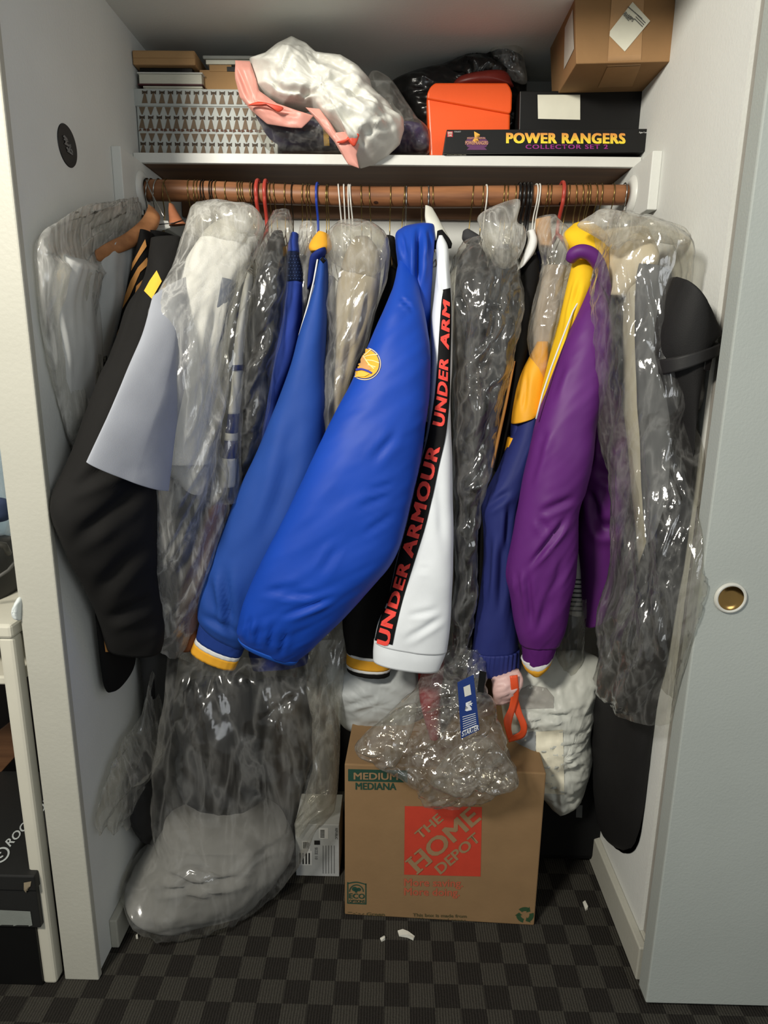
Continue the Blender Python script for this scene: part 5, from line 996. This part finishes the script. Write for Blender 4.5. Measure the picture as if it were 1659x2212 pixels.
decal('carton_showing_through', *poly2([(1158, 1580), (1216, 1576), (1219, 1716), (1160, 1712)], 12), mat('cream_plastic_over_card', (226, 220, 198), .45, .4), t, cg, .0012)
decal('dark_box_showing_through', *poly2([(1100, 1585), (1156, 1580), (1157, 1640), (1110, 1640)], 12), mat('grey_plastic_over_box', (142, 146, 148), .45, .4), t, cg, .0012)
decal('grey_lid_showing_through', *poly2([(1124, 1490), (1146, 1480), (1180, 1486), (1196, 1505), (1196, 1530), (1108, 1532)], 12), mat('grey_plastic_over_lid', (150, 147, 140), .45, .4), t, cg, .0012)
decal('tear', *poly2([(1128, 1637), (1145, 1640), (1150, 1645), (1132, 1644)], 6), M_blk, t, cg, .0016)
loft('pink_hem', [(1062, 1462, 1120, 1445, .25, .015), (1064, 1490, 1130, 1470, .24, .02), (1068, 1520, 1112, 1510, .25, .012)], mat('pink_hem_plastic', (214, 178, 172), .45), t, nu=48, step=4, wr=[('r', .006, 30, 40, .5)], seed=133)
M_ot = mat('orange_tie_plastic', (224, 84, 44), .42, .4)
vv, ff = strip2([(1101, 1460), (1104, 1500), (1100, 1530), (1088, 1554), (1092, 1580), (1098, 1600)], [(1118, 1458), (1121, 1500), (1117, 1524), (1106, 1556), (1104, 1572), (1108, 1590)], 4, 40)
vv2, ff2 = strip2([(1106, 1520), (1112, 1540), (1122, 1562), (1122, 1580), (1098, 1594)], [(1120, 1510), (1128, 1540), (1138, 1566), (1132, 1594), (1100, 1606)], 4, 40)
def ribbon(name, L, Y, m, par, th=.0015):
    V, Fs = L; bm = bmesh.new(); P = at([v[0] for v in V], [v[1] for v in V], Y)
    P[:, 1] += .004*np.sin(P[:, 2]*60)
    vs = [bm.verts.new(tuple(p)) for p in P]; fs = [bm.faces.new([vs[i] for i in f]) for f in Fs]
    r = bmesh.ops.extrude_face_region(bm, geom=fs)
    bmesh.ops.translate(bm, verts=[v for v in r['geom'] if isinstance(v, bmesh.types.BMVert)], vec=(0, th, 0))
    bmesh.ops.recalc_face_normals(bm, faces=bm.faces)
    return bm_obj(name, bm, m, par, True)
ribbon('tie', (vv, ff), .224, M_ot, t); ribbon('tie_loop', (vv2, ff2), .229, M_ot, t)
# translucent white bag on top of the moving box
M_tbag = mat('grey_white_bag', (176, 180, 180), .5, .35, .04, 10, .2, 60)
t = thing('white_sack', 'soft white plastic sack resting on top of the moving box', 'bag', at(810, 1560, .40))
blob('sack', [(700, 1440), (760, 1420), (840, 1425), (905, 1440), (930, 1500), (900, 1560), (850, 1578), (782, 1579), (742, 1566), (718, 1520), (700, 1470)], M_tbag, t, .40, .07, seed=141, nt=110, wr=[('r', .006, 10, 18, .5), ('f', .003, 40, 40, 0)], creases=[((735, 1530), (830, 1500), 6, .005), ((760, 1470), (890, 1520), 8, .004)])
# red garment in plastic
t = thing('red_garment', 'red garment hanging low in plastic behind the blue hang tag', 'clothing', at(930, 1450, .34))
loft('fabric', [(904, 1380, 960, 1380, .38), (903, 1450, 958, 1450, .36), (908, 1520, 950, 1520, .33), (926, 1580, 950, 1585, .31), (930, 1615, 944, 1615, .30)], cloth('dark_red_fabric', (140, 40, 44), .8), t, T=.022, nu=44, wr=LONG, seed=143)
# crumpled clear plastic over the box
t = thing('crumpled_plastic', 'crumpled clear plastic cover end draped over the front of the moving box', 'plastic cover', at(950, 1560, .22))
loft('film', [(935, 1400, 1045, 1400, .27, .02), (905, 1470, 1052, 1465, .23, .035), (862, 1530, 1066, 1525, .18, .045), (806, 1576, 1086, 1588, .145, .05), (770, 1616, 1105, 1645, .125, .045), (830, 1655, 1118, 1694, .115, .04), (890, 1700, 1072, 1716, .115, .035), (915, 1735, 1010, 1738, .12, .025), (970, 1750, 990, 1750, .125, .01)], F_cr, t, nu=130, step=4, wr=[('t', .024, 16, 16, .5), ('t', .008, 42, 40, .3)], seed=145, capt=False, capb=False)
blob('film_fold', [(768, 1616), (803, 1574), (853, 1535), (900, 1520), (890, 1580), (850, 1660), (826, 1631), (795, 1631)], F_cr, t, .10, .02, seed=146, nt=80, nr=14, wr=[('t', .014, 22, 22, .5)])
blob('film_fold', [(930, 1690), (980, 1620), (1050, 1590), (1104, 1647), (1119, 1697), (1069, 1716), (1026, 1701), (980, 1712)], F_cr, t, .075, .03, seed=147, nt=100, nr=18, wr=[('t', .020, 20, 20, -.5), ('t', .007, 48, 48, .2)])
# hang tags
t = thing('hang_tag', 'blue swing tag with white lettering hanging in front of the clear plastic', 'tag', at(1010, 1470, .20))
F4 = [(996, 1596), (1036, 1577), (1023, 1457), (988, 1474)]
tg = hexa('card', [at(x, y, .062) for x, y in F4]+[at(x, y, .064) for x, y in F4], mat('tag_blue', (30, 54, 116), .5, .4), t, .0004)
tgp = lambda L: decal(L[0], *L[1], L[2], t, tg, .0006)
wp = mat('tag_white', (222, 224, 226), .6)
tgp(('price_sticker', polys2([[(1001, 1484), (1015, 1478), (1018, 1500), (1004, 1505)]]), mat('tag_sticker', (206, 206, 196), .7)))
S_ = [(1006, 1518), (1018, 1513), (1017, 1519), (1012, 1522), (1018, 1528), (1019, 1533), (1008, 1536), (1004, 1534), (1012, 1529), (1006, 1524)]
star = [(1016+6*math.cos(a*math.pi/5-1.6)*(1 if a % 2 == 0 else .42), 1520+6*math.sin(a*math.pi/5-1.6)*(1 if a % 2 == 0 else .42)) for a in range(10)]
tgp(('logo', join2([polys2([S_]), polys2([star])]), wp))
LL = [polys2([[(999+k*.25, 1548+k*5), (1027+k*.4, 1540+k*4.2), (1027+k*.4, 1541.4+k*4.2), (999+k*.25, 1549.4+k*5)] for k in range(7)], 30)]
LL.append(text_px('STARTER', (998, 1591), (36, -15), (-1, -11), bold=.03, shear=.2))
tgp(('lettering', join2(LL), wp))
tube('string', [at(1004, 1476, .062), at(1010, 1455, .10), at(1022, 1440, .20)], .0006, M_blk, t, 6)
tag(hexa('black_tag', [at(x, y, .20) for x, y in ((1030, 1500), (1044, 1502), (1051, 1452), (1036, 1448))]+[at(x, y, .202) for x, y in ((1030, 1500), (1044, 1502), (1051, 1452), (1036, 1448))], M_black_card, None, .0004), 'small black card tag below the navy elastic cuff', 'tag')
# big clear bags at the lower left
t = thing('clear_sack', 'huge clear plastic garment sack slumped on the carpet at the lower left', 'bag', at(450, 1950, .25))
M_quilt = cloth('grey_white_bedding', (134, 134, 134), .9)
loft('bedding', [(352, 1795, 615, 1762, .20, .32, .10), (342, 1832, 630, 1815, .185, .32, .12), (308, 1888, 566, 1880, .158, .31, .124), (271, 1947, 501, 1929, .11, .29, .09), (293, 1970, 456, 1959, .115, .26, .058), (315, 1979, 404, 1973, .13, .22, .02)], M_quilt, t, nu=96, step=5, wr=[('r', .008, 8, 12, .6), ('f', .004, 20, 20, 0)], seed=151, creases=[((330, 1880), (480, 1935), 6, .014), ((400, 1870), (470, 1888), 4, .009), ((405, 1880), (475, 1898), 4, .009), ((300, 1935), (560, 1890), 7, .012), ((420, 1800), (600, 1800), 9, .010)])
loft('dark_garment', [(400, 1480, 540, 1480, .35), (396, 1570, 548, 1570, .33), (398, 1690, 548, 1700, .33), (405, 1745, 542, 1745, .34)], cloth('dark_charcoal_cotton', (34, 33, 33), .9), t, T=.05, nu=56, wr=LONG, seed=152)
loft('dark_garment', [(540, 1480, 660, 1480, .48), (545, 1600, 670, 1600, .46), (560, 1720, 650, 1720, .46), (560, 1790, 630, 1790, .46)], cloth('brown_black_cotton', (46, 41, 38), .9), t, T=.05, nu=56, wr=LONG, seed=153)
loft('film', [(372, 1395, 690, 1395, .30, .34, .06), (362, 1450, 705, 1450, .27, .32, .09), (350, 1550, 716, 1540, .25, .31, .11), (337, 1640, 730, 1640, .24, .30, .12), (332, 1720, 728, 1722, .22, .31, .125), (331, 1780, 690, 1750, .20, .33, .13), (336, 1830, 636, 1822, .18, .33, .14), (300, 1890, 570, 1884, .15, .31, .14), (266, 1950, 505, 1930, .10, .29, .10), (290, 1972, 460, 1960, .11, .26, .07), (312, 1980, 405, 1974, .13, .22, .03)], film('sack_film', 0.012, 0.13, 0.6, scale=(20, 20, 4), bump=.04), t, nu=150, step=5, wr=[('r', .010, 9, 1.8, -.35), ('t', .014, 14, 5, -.35), ('t', .006, 36, 16, -.3)], seed=154, capt=False, capb=False,
    creases=[((420, 1430), (360, 1620), 5, .008), ((470, 1420), (400, 1620), 5, .008), ((520, 1420), (540, 1560), 6, .010), ((560, 1560), (640, 1500), 7, .012), ((620, 1500), (600, 1590), 6, .010), ((640, 1750), (700, 1600), 7, .012), ((350, 1900), (420, 1870), 6, .010), ((590, 1830), (500, 1900), 6, .008), ((400, 1870), (480, 1895), 5, .010)])
# black bundle in clear film by the left wall
t = thing('black_bundle', 'black jacket bundle in a loose clear film against the lower left wall', 'clothing', at(320, 1780, .45))
loft('fabric', [(332, 1440, 372, 1440, .30, .42, .04), (326, 1560, 370, 1560, .28, .42, .05), (300, 1650, 400, 1640, .22, .40, .05), (278, 1700, 405, 1690, .19, .38, .055), (276, 1745, 402, 1740, .18, .37, .055), (288, 1780, 400, 1785, .19, .37, .045), (325, 1792, 390, 1795, .25, .36, .025)], cloth('black_quilted_nylon', (30, 30, 31), .6, .35), t, nu=64, step=6, wr=[('r', .010, 12, 20, .6), ('f', .004, 30, 30, 0)], seed=156)
loft('film', [(322, 1470, 350, 1470, .26, .34, .03), (300, 1580, 350, 1560, .22, .32, .035), (256, 1640, 350, 1620, .13, .28, .035), (226, 1700, 320, 1690, .075, .24, .035), (207, 1757, 290, 1765, .04, .20, .03), (214, 1768, 284, 1775, .05, .19, .02)], F_cl, t, nu=90, step=5, wr=[('t', .016, 14, 12, .6), ('t', .006, 40, 34, .3)], seed=157, capt=False, capb=False)
t = thing('dark_coat', 'long dark coat behind the clear sack by the left wall', 'coat', at(340, 1400, .55))
loft('coat', [(300, 1380, 380, 1380, .30, .42, .05), (310, 1500, 372, 1500, .30, .42, .05), (322, 1640, 372, 1640, .30, .42, .05)], cloth('grey_black_wool', (58, 58, 58), .9), t, T=.06, nu=48, wr=LONG, seed=159)
t = thing('lower_film', 'clear plastic cover hanging between the navy hem and the moving box', 'plastic cover', at(690, 1450, .33))
loft('film', [(650, 1370, 760, 1370, .38, .03), (660, 1450, 745, 1450, .36, .035), (672, 1540, 735, 1540, .35, .04), (680, 1640, 732, 1640, .34, .045), (668, 1700, 726, 1720, .33, .04), (640, 1770, 690, 1745, .31, .03), (638, 1800, 650, 1800, .30, .012)], F_cl, t, nu=90, step=5, wr=FW2, seed=161, capt=False, capb=False)
# dark things in the depth of the closet
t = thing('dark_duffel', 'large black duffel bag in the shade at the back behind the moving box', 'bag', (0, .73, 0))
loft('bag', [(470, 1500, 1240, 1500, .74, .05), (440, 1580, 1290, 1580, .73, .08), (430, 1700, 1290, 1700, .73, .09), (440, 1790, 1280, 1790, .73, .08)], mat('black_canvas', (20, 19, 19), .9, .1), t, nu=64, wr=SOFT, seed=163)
# scraps of paper
def scrap(name, pts, label):
    A = on_z([p[0] for p in pts], [p[1] for p in pts], 0.004); n = len(pts)
    bm = bmesh.new(); a = [bm.verts.new((p[0], p[1], .004+.006*((i*7) % 3)/2)) for i, p in enumerate(A)]; b = [bm.verts.new((p[0], p[1], .0005)) for p in A]
    bm.faces.new(a); bm.faces.new(b[::-1])
    for i in range(n): bm.faces.new([a[i], b[i], b[(i+1) % n], a[(i+1) % n]])
    bmesh.ops.recalc_face_normals(bm, faces=bm.faces)
    tag(bm_obj(name, bm, mat('scrap_paper', (216, 214, 202), .8), None), label, 'paper scrap')
scrap('paper_scrap', [(859, 2010), (870, 2009), (882, 2016), (896, 2022), (893, 2029), (880, 2023), (862, 2020)], 'largest torn white paper scrap on the carpet before the moving box')
scrap('paper_scrap', [(821, 2026), (830, 2023), (832, 2028), (824, 2032)], 'tiny torn paper bit left of the largest scrap on the carpet')
scrap('paper_scrap', [(1259, 1948), (1264, 1947), (1270, 1962), (1265, 1965)], 'thin curled paper sliver on the carpet near the right baseboard')
scrap('paper_scrap', [(293, 2020), (297, 2019), (298, 2025), (294, 2026)], 'tiny paper crumb on the carpet near the left baseboard')
# ------------------------------------------------------------------ next closet at the left edge
M_res = mat('white_resin', (206, 202, 186), .5, .35, .03, 10, .1, 80)
UX1 = -0.706
t = thing('storage_rack', 'white moulded storage rack standing left of the closet partition', 'shelf', (-.95, .1, 0))
zt1 = float(at(20, 1352, .0)[2]); zt2_ = float(at(20, 1470, .0)[2])
box('top', (-1.4, -.02, zt1-.018), (UX1, .42, zt1+.010), M_res, t, .006)
box('shelf_board', (-1.4, .0, zt2_-.010), (UX1-.012, .42, zt2_+.008), M_res, t, .004)
box('back_panel', (-1.4, .41, zt2_), (UX1-.01, .425, zt1-.02), mat('beige_panel', (150, 138, 118), .7), t, 0)
box('shade_fill_panel', (-1.4, .43, .001), (UX1-.01, .44, zt2_-.012), mat('painted_rack_shade', (40, 32, 27), .8), t, 0)  # added dark sheet standing in for the shade inside the rack opening
for yy in (.0, .40): box('leg', (UX1-.030, yy-.016, .0005), (UX1-.001, yy+.016, zt1-.017), M_res, t, .006)
t = thing('black_travel_bag', 'round black bag with a handle on top of the white rack', 'bag', (-.86, .16, zt1+.011))
loft('shell', [(-120, 1148, 20, 1165, .16, .03), (-160, 1185, 34, 1195, .16, .11), (-170, 1240, 38, 1240, .16, .13), (-165, 1285, 36, 1280, .16, .125), (-140, 1305, 20, 1303, .17, .09)], mat('black_shell', (34, 33, 30), .5, .4), t, nu=56, step=5)
tube('handle', [at(-60, 1180, .03), at(-20, 1172, .02), at(10, 1178, .03), at(18, 1195, .05)], .006, mat('grey_rubber', (60, 58, 52), .5), t, 10)
tube('zip', [at(x, y, q) for x, y, q in ((-60, 1268, .028), (-10, 1250, .032), (18, 1232, .05), (34, 1212, .09))], .003, mat('zip_grey', (92, 90, 86), .5), t, 8)
t = thing('crumpled_bag', 'crumpled blue and white plastic bag above the black bag at the left edge', 'bag', (-.90, .22, .95))
blob('bag', [(-60, 980), (-20, 955), (8, 962), (14, 990), (16, 1040), (22, 1090), (24, 1130), (18, 1160), (-20, 1166), (-60, 1160)], film('pale_blue_film', .55, .3, .4, tint=(.7, .85, .95), white=(.75, .82, .86)), t, .20, .06, seed=171, nt=90, wr=FW2)
blob('navy_cloth', [(-50, 1080), (-10, 1075), (16, 1085), (20, 1120), (-10, 1128), (-50, 1125)], cloth('slate_navy', (52, 62, 88), .8), t, .15, .03, seed=172, nt=60, nr=12, wr=[('r', .006, 20, 40, .3)])
tag(blob('tissue', [(28, 1330), (32, 1305), (40, 1290), (47, 1296), (46, 1325), (44, 1340)], mat('white_tissue', (216, 222, 220), .9), None, -.005, .012, seed=174, nt=40, nr=8, wr=[('r', .005, 60, 60, .3)]), 'crumpled white tissue at the front edge of the white rack', 'tissue')
t = thing('wooden_board', 'brown wooden board standing slanted under the white rack at the left edge', 'board', (-.9, .3, .3))
prism('board', [(-80, 1640), (40, 1545), (46, 1620), (-80, 1760)], .30, .32, wood('brown_board', (92, 62, 40), (112, 78, 52), .6), t, .002)
t = thing('shoe_box', 'black shoe box with white lettering on its lid under the white rack', 'box', (-.85, .05, 0))
M_sb = mat('black_shoe_card', (34, 34, 33), .55, .35)
zb_ = float(at(40, 1890, -.03)[2]); z0_ = float(at(40, 2005, -.03)[2])
xs_ = float(at(84, 1960, -.03)[0])
b0 = box('support_block', (xs_-.30, -.02, .0005), (xs_-.02, .22, max(.002, z0_-.0005)), M_black_card, t, .002) if z0_ > .01 else None
z0_ = max(z0_, .0008)
sb = box('body', (xs_-.34, -.028, z0_), (xs_-.003, .30, zb_-.035), M_sb, t, .002)
sl_ = box('lid', (xs_-.345, -.033, zb_-.036), (xs_, .305, zb_), M_sb, t, .003)
decal('end_label', *polys2([[(-60, 1962), (66, 1968), (72, 2008), (-60, 2006)]]), mat('grey_label', (130, 134, 128), .7), t, [sb, sl_], .001)
wl = mat('white_lid_print', (188, 192, 190), .6)
decal('lettering', *text_px('ROCKPORT', (22, 1831), (104, -112), (-11, -12), bold=.02), wl, t, sl_, .001)
decal('logo', *join2([disc2(1, 1848, 22, 15, rot=-.6, r0=.78, n=30, rings=1), disc2(1, 1848, 9, 6, rot=-.6, r0=.5, a0=1, a1=5.4, n=20, rings=1)]), wl, t, sl_, .001)
decal('worn_corner', *poly2([(52, 1906), (68, 1903), (66, 1914), (58, 1917), (57, 1928), (52, 1922)], 8), mat('worn_card', (150, 136, 112), .9), t, [sb, sl_], .001)
